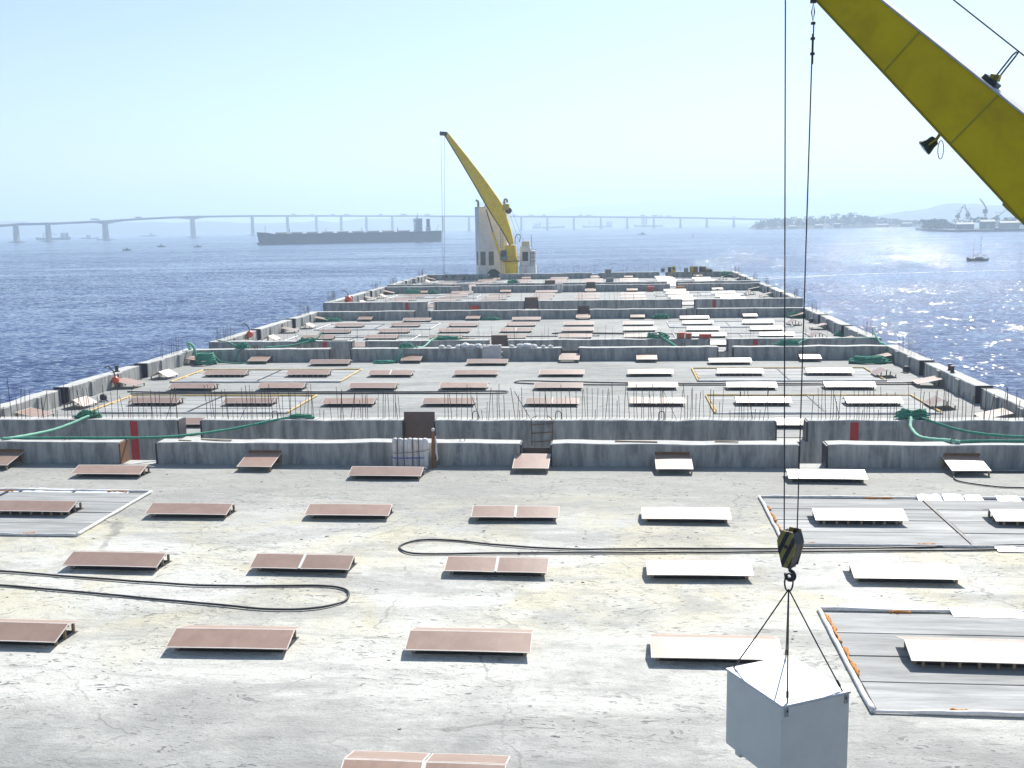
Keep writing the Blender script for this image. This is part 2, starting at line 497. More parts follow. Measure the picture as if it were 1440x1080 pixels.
ridge('mountain', [(-1400, SEA), (-900, 100), (-300, 170), (250, 205), (900, 215), (1700, 262), (2500, 270), (3300, 200), (4300, 150), (5200, SEA)],
      10500, 1500, M['hill'], 'faint blue mountain range almost lost in the haze behind the bridge', n=180)
ridge('hill', [(-4800, 30), (-4100, 62), (-3800, 50), (-3500, 58), (-3300, 66), (-3000, 58), (-2600, 64), (-2350, 52), (-2000, 44), (-1600, 40), (-1300, SEA)],
      5600, 700, M['hill'], 'low hazy shore hill behind the bridge piers and anchored ships')
ridge('hill', [(-2200, SEA), (-1900, 44), (-1500, 60), (-1100, 70), (-700, 52), (-200, 46), (300, 40), (800, SEA)],
      6400, 800, M['hill'], 'very pale low hill on the far shore behind the cargo ship')
ridge('hill', [(900, SEA), (1150, 40), (1350, 58), (1600, 62), (1900, 45), (2300, 20), (2600, SEA)],
      4300, 600, M['hill'], 'pale hill behind the shipyard cranes')

# ------------------------------------------------------------------ pontoons
PITCH_Y = 50.58
XL, XR = -48.6, 30.0                     # outer faces of the side walls
XC = 0.5 * (XL + XR)
WT, WH = 1.25, 1.4                       # wall thickness and height
YN, YF = 20.72, 64.75                    # outer faces of the near and far end walls of the first pontoon
DZ = [0.0, 0.0, 0.0, 0.9, 0.95]
COLX = [-24.32 + 8.52 * c for c in range(-2, 6)]
ROWY = [24.95, 34.11, 42.56, 51.0, 59.46]
def wall_segment(p, a, b, h0=0.0, h1=WH, t=WT):
    """cast wall from a to b (2D centre line) with an uneven lip"""
    a, b = Vector((*a, 0)), Vector((*b, 0))
    L = (b - a).length
    d = (b - a) / L
    s = Vector((-d.y, d.x, 0))
    n = max(2, int(L / 0.9))
    ph = random.uniform(0, 90)
    vs, fs = [], []
    for i in range(n + 1):
        q = a + d * (L * i / n)
        nz = mnoise.fractal(Vector((ph + q.x * 0.32, q.y * 0.32, 0)), 1.0, 2.0, 4)
        n2 = mnoise.noise(Vector((ph + q.x * 0.5, 7 + q.y * 0.5, 0)))
        e = 0.0 if i in (0, n) else 1.0
        h = h1 + 0.075 * nz * e
        bev = 0.05 + 0.03 * abs(n2)
        for (o, z) in ((-t / 2, h0), (-t / 2 - 0.02 * n2 * e, h - bev), (-t / 2 + bev, h), (t / 2 - bev, h + 0.02 * n2), (t / 2 + 0.02 * n2 * e, h - bev), (t / 2, h0)):
            v = q + s * o
            vs.append((v.x, v.y, z))
    for i in range(n):
        for j in range(6):
            fs.append((i * 6 + j, i * 6 + (j + 1) % 6, (i + 1) * 6 + (j + 1) % 6, (i + 1) * 6 + j))
    fs.append(tuple(range(5, -1, -1)))
    fs.append(tuple(n * 6 + j for j in range(6)))
    o = MB().add(vs, [tuple(reversed(f)) for f in fs]).build('wall', M['wall'], p)
    return o

PON_LABEL = ['wide concrete pontoon deck at the front, under the hanging white box',
             'second concrete pontoon, with a long line of rebar along its near wall',
             'third concrete pontoon, with red crates standing along its near wall',
             'fourth concrete pontoon, riding higher with plain walls at mid distance',
             'last concrete pontoon, in front of the white tower and yellow crane']
# end-wall gaps (x0, x1): through the far wall and the near wall
FAR_GAPS = [(-31.7, -29.15), (-5.85, -3.85), (11.0, 12.75)]
NEAR_GAPS = [(-31.1, -29.3), (-14.8, -12.45), (10.8, 12.95)]
pontoons = []
bar_me = {}
def bar_mesh(h):
    k = round(h, 1)
    if k not in bar_me:
        m = MB()
        b = jit(0.06)
        m.tube([(0, 0, 0), (b * 0.3, jit(0.03), k * 0.5), (b, jit(0.05), k)], 0.021, 4)
        bar_me[k] = m.mesh('rebar', M['rebar'])
    return bar_me[k]

for k in range(5):
    oy = PITCH_Y * k
    P = empty('concrete_pontoon', (0, oy, DZ[k]), 0, PON_LABEL[k], 'pontoon', 'row of concrete pontoons')
    pontoons.append(P)
    MB().box(XL + 0.01, XR - 0.01, YN + 0.01, YF - 0.01, -8.0 if k > 2 else -6.9, -0.04).build('hull', M['wall'], P)
    # deck: gently uneven sheet
    nx, ny = (96, 56) if k == 0 else (40, 24)
    dm = MB()
    vs = []
    for j in range(ny + 1):
        for i in range(nx + 1):
            x = XL + WT + (XR - XL - 2 * WT) * i / nx
            y = YN + WT + (YF - YN - 2 * WT) * j / ny
            z = 0.018 * mnoise.fractal(Vector((x * 0.25, y * 0.35, k * 9.0)), 1.0, 2.0, 4)
            vs.append((x, y, z - 0.004))
    w1 = nx + 1
    dm.add(vs, [(j * w1 + i, j * w1 + i + 1, (j + 1) * w1 + i + 1, (j + 1) * w1 + i) for j in range(ny) for i in range(nx)])
    dm.build('deck', M['deck'] if k == 0 else M['deck2'], P, smooth=True)
    # end walls
    for yc, gaps in ((YF - WT / 2, FAR_GAPS), (YN + WT / 2, NEAR_GAPS)):
        if k == 0 and yc < 30:
            pass
        xa = XL
        for g0, g1 in gaps + [(XR, XR)]:
            if g0 > xa:
                wall_segment(P, (xa, yc), (g0, yc), -0.04)
            xa = g1
        for g0, g1 in gaps:
            MB().box(g0, g0 + 0.10, yc - WT / 2 - 0.02, yc + WT / 2 + 0.02, -0.03, WH - 0.06).build('jamb_plate', M['rust'] if k == 0 and g0 < -20 else M['seal'], P)
            MB().box(g1 - 0.12, g1, yc - WT / 2 - 0.02, yc + WT / 2 + 0.02, -0.03, WH - 0.06).build('jamb_plate', M['seal'], P)
    # side walls with two sealed gaps each
    for xw in (XL + WT / 2, XR - WT / 2):
        ya = YN + WT
        for g0, g1 in [(YN + 13.6, YN + 15.2), (YN + 29.2, YN + 30.9), (YF - WT, YF - WT)]:
            if k == 0 and g1 < YF - 8:
                pass
            wall_segment(P, (xw, ya), (xw, g0), -0.04)
            ya = g1
        for g0, g1 in [(YN + 13.6, YN + 15.2), (YN + 29.2, YN + 30.9)]:
            for q in (g0 + 0.06, g1 - 0.10):
                MB().box(xw - WT / 2 - 0.05, xw + WT / 2 + 0.05, q - 0.08, q + 0.10, -0.03, WH + 0.04).build('jamb_plate', M['seal'], P)
        if k:
            for q in (YN + 5.5, YN + 10.5, YN + 19.5, YN + 24.8, YN + 34.5, YN + 39.0):
                s = 1 if xw < 0 else -1
                MB().box(*sorted((xw + s * (WT / 2 - 0.03), xw + s * (WT / 2 + 0.16))), q - 0.45, q + 0.45, -0.03, WH - 0.09).build('pilaster', M['wall'], P)
    # red draught stripes on the near wall
    if k:
        for xs in (-34.35, 16.0):
            MB().box(xs - 0.27, xs + 0.27, YN - 0.004 - 0.02, YN + 0.2, -3.2, WH - 0.10).build('red_stripe', M['red'], P)
    # slab patches, two cells wide, four slabs deep each
    for pi, (px, py) in enumerate(((-43.35, 30.95), (-43.35, 47.75), (7.75, 30.95), (7.75, 47.75))):
        if k == 0 and pi == 0:
            continue
        for cell in range(2):
            x0 = px + 0.16 + cell * 8.44
            for j in range(4):
                y0 = py + 0.12 + j * 2.07
                z = 0.045 + jit(0.012)
                if k < 3:
                    MB().box(x0, x0 + 8.2, y0, y0 + 1.97 + jit(0.02), 0.0, z).build('slab', M['slab'], P, bevel=0.012 if k == 0 else 0)
                elif j == 0:
                    MB().box(x0, x0 + 8.2, y0, y0 + 8.2, 0.0, 0.05).build('slab', M['slab'], P)
        MB().box(px + 8.4, px + 8.56, py + 0.1, py + 8.4, 0.0, 0.075).build('seal_strip', M['rubber'], P)
        # lumpy foam edging round the patch
        W2, D2 = 17.0, 8.55
        oc = (k == 1)
        sides = [((px, py), (px + W2, py)), ((px + W2, py), (px + W2, py + D2)), ((px + W2, py + D2), (px, py + D2)), ((px, py + D2), (px, py))]
        for si, (a, b) in enumerate(sides):
            L = math.hypot(b[0] - a[0], b[1] - a[1])
            n = int(L / (0.28 if k < 2 else 0.8))
            pts, rr = [], []
            for i in range(n + 1):
                t = i / n
                nz = mnoise.noise(Vector((t * L * 0.9, pi * 7.3 + si * 3.1, k * 5.0)))
                nb = mnoise.noise(Vector((t * L * 0.17, pi * 2.3 + si * 9.1, k * 3.0)))
                off = 0.05 * nz
                r = 0.075 + 0.025 * nz + (0.05 * nb if si in (0, 2) else 0.01)
                pts.append((a[0] + (b[0] - a[0]) * t + (off if si % 2 else 0), a[1] + (b[1] - a[1]) * t + (0 if si % 2 else off), 0.05 + r * 0.35))
                rr.append(max(0.05, r))
            mat = M['ochre'] if (oc and si in (1, 3)) or (oc and si == 2) else M['foam']
            MB().tube(pts, rr, 7).build('foam_edging', mat, P, smooth=True)
            if k < 2 and (si in (2, 3, 0)):
                for _ in range(5 if si == 3 else 2):
                    t0 = random.uniform(0.03, 0.85)
                    L1 = random.uniform(0.5, 1.5)
                    dx, dy = (b[0] - a[0]) / L, (b[1] - a[1]) / L
                    nrm = (-dy, dx)
                    q, qr = [], []
                    for i in range(9):
                        u = t0 * L + L1 * i / 8
                        w = 0.17 + jit(0.04)
                        q.append((a[0] + dx * u + nrm[0] * w, a[1] + dy * u + nrm[1] * w, 0.07))
                        qr.append(0.02 + random.uniform(0.0, 0.09) * (1 if i % 2 else 0.6))
                    MB().tube(q, qr, 6).build('orange_foam', M['orange'] if not oc else M['ochre'], P, smooth=True)
    # torn plastic sheet standing along the far edge of the patches at the front
    if k == 0:
        for (x0, x1, yy, h) in ((15.95, 17.15, 56.35, 0.42), (17.25, 18.3, 56.4, 0.52), (18.4, 19.3, 56.45, 0.36), (20.0, 21.2, 56.4, 0.34),
                                (12.6, 15.3, 39.55, 0.34), (15.4, 18.2, 39.6, 0.30), (8.6, 12.2, 40.0, 0.12), (17.0, 20.6, 47.65, 0.20),
                                (-37.5, -34.2, 56.5, 0.20), (-34.0, -31.0, 56.5, 0.26), (-30.8, -27.6, 56.45, 0.2)):
            m = MB()
            n = 14
            vs = []
            for i in range(n + 1):
                x = x0 + (x1 - x0) * i / n
                hh = 0.8 * h * (0.62 + 0.5 * abs(mnoise.noise(Vector((x * 1.9, yy, 1.5))))) * (0.75 if i in (0, n) else 1)
                w = 0.05 * mnoise.noise(Vector((x * 2.5, yy, 9)))
                vs += [(x, yy - 0.55 + w, 0.05), (x, yy + 0.02 + w, hh), (x, yy + 0.06 + w, hh - 0.01), (x, yy + 0.2 + w, 0.05)]
            fs = []
            for i in range(n):
                for j in range(4):
                    fs.append((i * 4 + j, (i + 1) * 4 + j, (i + 1) * 4 + (j + 1) % 4, i * 4 + (j + 1) % 4))
            fs += [(0, 1, 2, 3), tuple(n * 4 + j for j in (3, 2, 1, 0))]
            m.add(vs, fs).build('plastic_sheet', M['tape'], P)
    # rebar
    if k == 1:
        x = XL + 0.4
        while x < XR - 0.3:
            if not any(g0 - 0.2 < x < g1 + 0.2 for g0, g1 in NEAR_GAPS) and random.random() < 0.97:
                h = random.choice((0.7, 1.3, 1.7, 1.9, 2.0, 2.1, 2.2, 2.3, 2.5)) * (1.25 if x < -44 else 1.0)
                o = link('rebar', bar_mesh(h), P, 0, (x, YN + random.uniform(0.3, 0.95), WH - 0.05))
                o.rotation_euler = (jit(0.05), jit(0.06) if random.random() < 0.9 else jit(0.6), random.uniform(0, 6.28))
            x += random.uniform(0.12, 0.42)
    if k:
        m = MB()
        def bars(x0, x1, y0, y1, n, hmin=1.0, hmax=2.0):
            for _ in range(n):
                x, y = random.uniform(x0, x1), random.uniform(y0, y1)
                h = random.uniform(hmin, hmax)
                m.tube([(x, y, WH - 0.05), (x + jit(0.15), y + jit(0.1), WH + h)], 0.013 if k < 3 else 0.016, 3)
        if k > 1:
            bars(XL + 0.3, XR - 0.3, YN + 0.3, YN + 0.9, 120 if k == 2 else 60, 0.8, 1.8)
        if k == 4:
            bars(XL + 0.3, XR - 0.3, YF - 1.0, YF - 0.3, 110, 1.2, 2.4)
        for (ya, yb) in ((YN + 1, YN + 6), (YN + 34, YN + 41)):
            bars(XL + 0.2, XL + 1.0, ya, yb, 26, 0.6, 1.9)
            bars(XR - 1.0, XR - 0.2, ya, yb, 20, 0.6, 1.7)
        tag(m.build('starter_bars', M['rebar'], P), kind='stuff')
    # lifting loops and pins on the far wall top
    for xs in [random.uniform(XL + 3, XR - 3) for _ in range(9)] if k < 3 else []:
        if any(g0 - 0.4 < xs < g1 + 0.4 for g0, g1 in FAR_GAPS):
            continue
        r = random.uniform(0.12, 0.2)
        MB().tube([(xs - r, YF - 0.6, WH - 0.05)] + [(xs - r * math.cos(a * math.pi / 6), YF - 0.6, WH + 0.15 + r * math.sin(a * math.pi / 6)) for a in range(7)] + [(xs + r, YF - 0.6, WH - 0.05)], 0.022, 5).build('lifting_loop', M['rebar'], P)
    if k == 1:
        for xs in (-24.1, -9.7, -3.9, 3.2):
            r = 0.2
            MB().tube([(xs - r, YN + 0.6, WH - 0.05)] + [(xs - r * math.cos(a * math.pi / 6), YN + 0.6, WH + 0.35 + r * math.sin(a * math.pi / 6)) for a in range(7)] + [(xs + r, YN + 0.6, WH - 0.05)], 0.03, 5).build('lifting_loop', M['rebar'], P)

# ------------------------------------------------------------------ plywood hatch covers
SHEET_W = 2.19
def sheet_mesh(w, l, t=0.022, border=0.035, sub=4):
    """film-faced sheet with a bare pale rim; x across, y down the slope, slightly bowed"""
    m = MB()
    xs = [-w / 2, -w / 2 + border] + [-w / 2 + border + (w - 2 * border) * i / sub for i in range(1, sub)] + [w / 2 - border, w / 2]
    ys = [0, border, l - border, l]
    vs = [(x, y, t + 0.012 * math.cos(x / w * math.pi) - 0.006) for y in ys for x in xs]
    k = len(xs)
    fs, mi = [], []
    for j in range(3):
        for i in range(k - 1):
            fs.append((j * k + i, j * k + i + 1, (j + 1) * k + i + 1, (j + 1) * k + i))
            mi.append(0 if j == 1 and 0 < i < k - 2 else 1)
    n0 = len(vs)
    rim = [i for i in range(k)] + [j * k + k - 1 for j in range(1, 4)] + [3 * k + i for i in range(k - 2, -1, -1)] + [j * k for j in (2, 1)]
    vs += [(vs[i][0], vs[i][1], vs[i][2] - t) for i in rim]
    nr = len(rim)
    for q in range(nr):
        fs.append((rim[q], n0 + q, n0 + (q + 1) % nr, rim[(q + 1) % nr]))
        mi.append(1)
    fs.append(tuple(n0 + q for q in range(nr)))
    mi.append(1)
    m.v, m.f, m.mi = vs, fs, mi
    return m.mesh('sheet', M['film'], M['pale'])

RUN, ZF, ZR = 1.03, 0.27, 0.585
SL = math.hypot(RUN, ZR - ZF)
TILT = math.atan2(ZR - ZF, RUN)
ME_SHEET = sheet_mesh(SHEET_W, SL)
ME_LONG = sheet_mesh(4.4, SL)
ME_SINGLE = sheet_mesh(2.2, 2.12)
ME_LEG = {}
def leg_mesh(h):
    if h not in ME_LEG:
        ME_LEG[h] = MB().box(-0.045, 0.045, -0.045, 0.045, 0, h).mesh('leg', M['timber'])
    return ME_LEG[h]
ME_BEAM = MB().box(-2.15, 2.15, -0.045, 0.045, -0.10, 0.0).mesh('ridge_beam', M['timber'])
ME_HATCH_SHADE = MB().box(-1.9, 1.9, 0.38, 1.75, 0.0, 0.03).mesh('hatch_shade_sheet', M['dark'])  # near-black sheet for the assumed opening, added to deepen shade under the cover
ME_RAIL = MB().box(-2.1, 2.1, -0.03, 0.03, -0.09, 0.0).mesh('rail', M['timber'])

def put(name, me, parent, loc, rot=(0, 0, 0)):
    o = link(name, me, parent, 0, loc)
    o.rotation_euler = rot
    return o

def gable_proto(two, detail, cleats=False):
    """two sheets pitched each way; origin on the deck at the centre of the near eave"""
    r = empty('hatch_cover', (0, 0, 0))
    dz = 0.02
    if two == 1 and detail:
        gap = 0.028
        for s in (-1, 1):
            put('sheet', ME_SHEET, r, (s * (SHEET_W / 2 + gap), 0, ZF), (TILT + jit(0.006), jit(0.004), 0))
            put('sheet', ME_SHEET, r, (s * (SHEET_W / 2 + gap), 2 * RUN, ZF), (TILT + jit(0.006), jit(0.004), math.pi))
        if two == 1:
            b = MB()
            b.box(-0.05, 0.05, 0.0, SL, 0.024, 0.042)
            o = b.build('seam_batten', M['boxlid'], r)
            o.location, o.rotation_euler = (0, 0, ZF + 0.006), (TILT, 0, 0)
    else:
        put('sheet', ME_LONG, r, (0, 0, ZF), (TILT, 0, 0))
        put('sheet', ME_LONG, r, (0, 2 * RUN, ZF), (TILT, 0, math.pi))
    if detail:
        put('ridge_beam', ME_BEAM, r, (0, RUN, ZR - 0.03))
        put('rail', ME_RAIL, r, (0, 0.42, ZF + 0.13))
        put('hatch_shade_sheet', ME_HATCH_SHADE, r, (0, 0, 0.0))
        for x in (-1.98, 1.98):
            put('leg', leg_mesh(ZF + 0.06), r, (x, 0.42, 0))
            put('leg', leg_mesh(ZR - 0.13), r, (x, RUN, 0))
            put('leg', leg_mesh(ZF + 0.06), r, (x, 2 * RUN - 0.42, 0))
        if cleats:
            for i in range(7):
                put('support_block', leg_mesh(ZF - 0.01), r, (-1.75 + i * 0.58 + jit(0.05), 0.22 + jit(0.02), 0.0))
    return r

def single_proto():
    """one sheet propped on legs in front, its back edge against the wall"""
    r = empty('wall_hatch_cover', (0, 0, 0))
    t = math.atan2(0.42, 2.05)
    put('sheet', ME_SINGLE, r, (0, 0, 0.33), (t, 0, 0))
    for x in (-1.0, 1.0):
        put('leg', leg_mesh(0.31), r, (x, 0.10, 0))
        put('leg', leg_mesh(0.70), r, (x, 2.0, 0))
    o = MB().box(-1.08, 1.08, -0.03, 0.03, -0.085, 0).build('rail', M['timber'], r)
    o.location = (0, 0.16, 0.345)
    return r

PROTO = {}
def proto(key):
    if key not in PROTO:
        kind = key[0]
        o = single_proto() if kind == 'single' else gable_proto(*key[1:])
        PROTO[key] = [o, False]
    return PROTO[key]
def place(key, loc, rz, label, cat, group):
    p = proto(key)
    if not p[1]:
        p[1] = True
        o = p[0]
        o.location, o.rotation_euler = loc, (0, 0, rz)
        return tag(o, label, cat, group)
    o = copy_tree(p[0], loc, rz, label, group)
    o['category'] = cat
    return o

def in_view(x, y, z=0.5, mar=0.0):
    c = cam.matrix_world.inverted() @ Vector((x, y, z))
    if c.z > -1: return False
    u, v = c.x / -c.z * FPX / 720, c.y / -c.z * FPX / 540
    return abs(u) < 1 + mar and abs(v) < 1 + mar

PN = ['front', 'second', 'third', 'fourth', 'last']
SEAMS = {(0, 0, 4), (0, 2, 3), (0, 2, 4), (0, 1, 9), (0, 3, 4), (1, 1, 4), (1, 1, 5), (1, 3, 2), (2, 2, 3), (2, 1, 6)}
ROWN = ['row along its near wall', 'second row', 'third row', 'fourth row', 'row along its far wall']
for k in range(5):
    oy = PITCH_Y * k
    for ri, y in enumerate(ROWY):
        row = []
        for ci, x in enumerate(COLX):
            if ri in (1, 2, 3) or (ri == 4 and ci in (1, 3, 6)) or (ri == 0 and ci in (1, 4, 6)):
                row.append((x + 2.2, y, ci))
        row = [(x, y, ci) for x, y, ci in row if any(in_view(x + q, y + oy + 1.0, 0.6, 0.04 if k == 0 and ri == 0 else 0.0) for q in (-2.0, 2.0))]
        if k == 0:
            rname = ['row at the bottom edge', 'lowest full row', 'second full row', 'third full row', 'row by its far wall'][ri]
        else:
            rname = ROWN[ri]
        for i, (x, yy, ci) in enumerate(row):
            seam = (k, ri, ci) in SEAMS
            patch = ri in (1, 3) and (ci < 2 or ci > 5)
            key = ('gable', 1 if seam else 2, k < 3, patch and k < 2) if k < 3 else ('gable', 0, False, False)
            tone = 'sun-glared brown' if ci > 4 else 'brown'  # same brown film throughout; only the sun's glare whitens these
            where = f'{ORD[i]} from left in {rname}, {PN[k]} pontoon'.replace('row along its near wall','near-wall row').replace('row along its far wall','far-wall row').replace('row by its far wall','far-wall row').replace('row at the bottom edge','bottom-edge row')
            lab = f'{tone} plywood cover' + (' with white seam' if seam else '') + f', {where}'
            place(key, (x + jit(0.08), yy + oy + jit(0.12), DZ[k] + (0.05 if patch else 0.0)), jit(0.02), lab, 'hatch cover', 'pitched plywood covers on the pontoon decks')
    # single sheets leaning on the far wall, and on the near wall
    sx = [-39.2, -22.05, -4.95, 3.47, 20.5]
    far = [(x, 61.45, 0.0) for x in sx]
    near = [(2 * XC - x, YN + WT + 2.15, math.pi) for x in sx]
    vis = [(x, y, r) for x, y, r in far if in_view(x, y + oy, 0.5, 0.04)]
    for i, (x, y, r) in enumerate(vis):
        place(('single',), (x + jit(0.1), y + oy, DZ[k]), r + jit(0.02),
              f'single propped plywood sheet, {ORD[i]} from left against the far wall of the {PN[k]} pontoon', 'wall cover', 'single plywood sheets propped against the walls')
    if k:
        vis = [q for q in sorted(near) if -33 < q[0] < -28 or 10 < q[0] < 14]
        # edge strips: alternating tents and sheets propped on the side walls
        for side, sn in ((-1, 'left'), (1, 'right')):
            xe = XL + WT + 0.12 if side < 0 else XR - WT - 0.12
            for j, yy in enumerate((YN + 7.5, YN + 24.2, YN + 41.2)):
                if k > 2 and j == 0 and side < 0: continue
                xx = xe - side * 2.15
                place(('single',), (xx, yy + oy, DZ[k]), (-math.pi / 2 if side > 0 else math.pi / 2) + jit(0.05),
                      f'propped plywood sheet, {ORD[j]} along the {sn} side wall of the {PN[k]} pontoon', 'wall cover', 'single plywood sheets propped against the walls')
            for j, yy in enumerate((YN + 13.3, YN + 30.3)):
                xx = (XL + WT + 1.9) if side < 0 else (XR - WT - 3.4)
                kk = ('half', 3, True, False)
                if kk not in PROTO:
                    r = empty('tent_cover', (0, 0, 0))
                    zr = 0.78
                    tt = math.atan2(zr - 0.24, 1.0)
                    me = sheet_mesh(2.2, math.hypot(1.0, zr - 0.24))
                    put('sheet', me, r, (-1.0, 0, 0.24), (tt, 0, -math.pi / 2))
                    put('sheet', me, r, (1.0, 0, 0.24), (tt, 0, math.pi / 2))
                    for q in (-1.0, 1.0):
                        put('leg', leg_mesh(zr - 0.06), r, (0, q, 0))
                        put('leg', leg_mesh(0.28), r, (-0.85, q, 0))
                        put('leg', leg_mesh(0.28), r, (0.85, q, 0))
                    PROTO[kk] = [r, False]
                place(kk, (xx + jit(0.15), yy + oy, DZ[k]), jit(0.06) + side * 0.05,
                      f'tent-shaped plywood cover, {ORD[j]} along the {sn} edge of the {PN[k]} pontoon', 'tent cover', 'tent-shaped plywood covers along the side walls')

# ------------------------------------------------------------------ upright sheets in the wall gaps
def panel(x0, x1, y, z0, z1, label, mat, lean=0.04):
    t = 0.025
    m = MB()
    m.add([(x0, y, z0), (x1, y, z0), (x1, y + lean, z1), (x0, y + lean, z1), (x0, y + t, z0), (x1, y + t, z0), (x1, y + t + lean, z1), (x0, y + t + lean, z1)],
          [(0, 1, 2, 3), (5, 4, 7, 6), (4, 0, 3, 7), (1, 5, 6, 2), (3, 2, 6, 7), (4, 5, 1, 0)])
    return tag(m.build('plywood_panel', mat), label, 'panel', 'upright plywood panels closing the wall gaps')
for k in range(5):
    oy, z = PITCH_Y * k, DZ[k]
    if k:
        panel(-14.72 + (0.3 if k == 2 else 0), -12.53, YN + oy + 0.25, z + 0.05, z + 1.95, f'tall dark brown plywood panel in the near wall gap of the {PN[k]} pontoon', M['film_dark'])
    panel(-5.73, -3.97, YF + oy - 0.5, z + 0.02, z + (1.0 if k in (0, 1, 4) else 1.95), f'dark brown plywood panel in the far wall gap of the {PN[k]} pontoon', M['film_dark'])
for xs in (-39.2, -22.05, 3.47, 20.5):
    m = MB().box(xs - 1.05, xs + 1.05, YF - WT - 0.025, YF - WT + 0.1, 0.1, 0.93)
    tag(m.build('wall_recess', M['rust'], pontoons[0]), None)

# ------------------------------------------------------------------ hoses on the deck
def hose(pts, r, label, z=0.06, name='hose'):
    q = smooth_path([(x + jit(0.03), y + jit(0.03), z) for x, y in pts], 8)
    q = [Vector((v.x + 0.03 * mnoise.noise(Vector((v.x * .7, v.y * .7, 3))), v.y + 0.05 * mnoise.noise(Vector((v.x * .6, v.y, 8))), v.z)) for v in q]
    return tag(MB().tube(q, r, 8).build(name, M['hose'], smooth=True), label, 'hose', 'black hoses laid on the decks')
hose([(-34, 43.4), (-27.06, 42.38), (-23.45, 41.79), (-18.35, 41.04), (-15.25, 41.02), (-12.4, 41.2), (-11.2, 40.9), (-10.75, 40.06), (-10.9, 39.24), (-11.8, 38.6), (-13.5, 38.4), (-16.6, 38.95), (-20.8, 39.71), (-26, 40.58), (-34, 41.6)],
     0.047, 'black hose in a long loop coming in from the left of the front pontoon')
hose([(25, 48.9), (18.48, 48.15), (10.74, 47.28), (3.07, 46.97), (-2.11, 46.66), (-5.45, 47.16), (-7.55, 47.7), (-9.1, 47.75), (-9.84, 47.2), (-9.92, 46.43), (-9.19, 45.7), (-7.55, 45.6), (-5.32, 45.9), (1.12, 46.25), (7.48, 46.66), (18.24, 47.45), (25, 48.2)],
     0.046, 'black hose in a long narrow loop behind the hook block on the front pontoon')
hose([(27, 62.2), (23.77, 62.4), (20.6, 62.3), (19.5, 61.5), (19.4, 60.1), (20.9, 59.0), (22.4, 58.7), (27, 58.3)], 0.045, 'thin black hose curling beside the single cover at the right far wall')
hose([(-45, 92.6), (-40, 92.1), (-30, 92.3), (-18, 92.2), (-10.5, 92.6), (-9.6, 92.0), (-10.6, 91.4), (-18, 91.3), (-30, 91.3), (-44, 91.2)], 0.055, 'black hose looped along the left half of the second pontoon')
hose([(27, 97.2), (13.9, 96.9), (4, 97.0), (-5, 98.3), (-8.6, 98.8), (-9.4, 98.1), (-8.6, 97.2), (-4, 96.4), (5, 96.0), (14, 95.9), (27, 96.2)], 0.055, 'black hose looped along the right half of the second pontoon')
hose([(-40, 138.4), (-25, 138.8), (-12, 138.4), (-2, 138.7)], 0.06, 'black hose lying straight across the third pontoon')
hose([(4, 141.5), (-4, 142.6), (-7.5, 142.9), (-8.5, 142.2), (-7.2, 141.4), (-2, 141.2), (4, 140.6), (18, 140.4)], 0.06, 'black hose bent back in a hook on the third pontoon')

rd = random.Random(21)
m = MB()
cnt = 0
while cnt < 200:
    x, y = rd.uniform(-36, 26), rd.uniform(26, 62)
    if mnoise.noise(Vector((x * 0.16, y * 0.22, 4.0))) < 0.08 - (0.25 if 36 < y < 50 else 0):
        continue
    cnt += 1
    a, L, w = rd.uniform(-0.5, 0.5), rd.uniform(0.03, 0.11), rd.uniform(0.012, 0.035)
    ca, sa = math.cos(a), math.sin(a)
    h = rd.uniform(0.01, 0.03)
    b0 = [(x + ca * u_ * L - sa * v_ * w, y + sa * u_ * L + ca * v_ * w) for u_, v_ in ((-1, -0.6), (0.1, -1), (1, -0.3), (0.6, 1), (-0.7, 0.8))]
    b1 = [(x + (px - x) * 0.7, y + (py - y) * 0.7) for px, py in b0]
    m.hexa(b0, 0.0, h, 0, b1)
tag(m.build('rubble', worn('concrete_chips', (0.46, 0.45, 0.42), (0.24, 0.23, 0.22), 0.9, 2.0, 0.8)), 'small concrete chips scattered over the front deck', None, None, 'stuff')

# ------------------------------------------------------------------ foam bale and wrapped post at the first far wall
b = empty('foam_bale', (-12.6, 62.85, 0), 0.02, 'ribbed white foam bale strapped upright against the far wall of the front pontoon', 'bale')
for i in range(7):
    x = -0.92 + i * 0.31
    m = MB()
    prof = [(0.17, 0.02), (0.2, 0.25), (0.185, 0.7), (0.21, 1.2), (0.2, 1.65), (0.17, 1.80 + jit(0.05)), (0.06, 1.86 + jit(0.05))]
    m.lathe([(r + jit(0.012), z) for r, z in prof], (x, jit(0.04), 0), 12)
    m.build('foam_roll', M['foam'], b, smooth=True)
for i in range(4):
    x = -0.75 + i * 0.46 + jit(0.06)
    MB().tube([(x + jit(0.02), -0.225, 0.02), (x + jit(0.03), -0.235, 0.6), (x + jit(0.03), -0.24, 1.2), (x, -0.22, 1.7), (x, 0.0, 1.9)], 0.032, 6).build('rust_strap', M['rust'], b)
MB().tube([(-1.2, 0.05, 0.98), (-0.9, -0.26, 0.97), (0, -0.265, 1.02), (0.95, -0.26, 1.12), (1.25, -0.05, 1.22)], 0.022, 6).build('rope_strap', M['timber'], b)
MB().tube([(-1.2, 0.05, 0.66), (-0.9, -0.26, 0.66), (0, -0.265, 0.67), (0.9, -0.26, 0.68)], 0.035, 6).build('blue_strap', worn('blue_strap', (0.10, 0.16, 0.42), (0.2, 0.25, 0.4), 0.6), b)
pm = empty('wrapped_post', (-11.15, 62.95, 0), 0, 'thin upright post with rags tied round it beside the foam bale', 'post')
MB().lathe([(0.15, 0), (0.15, 1.3), (0.13, 1.6), (0.08, 2.1), (0.07, 2.3)], n=10).build('shaft', M['rust'], pm)
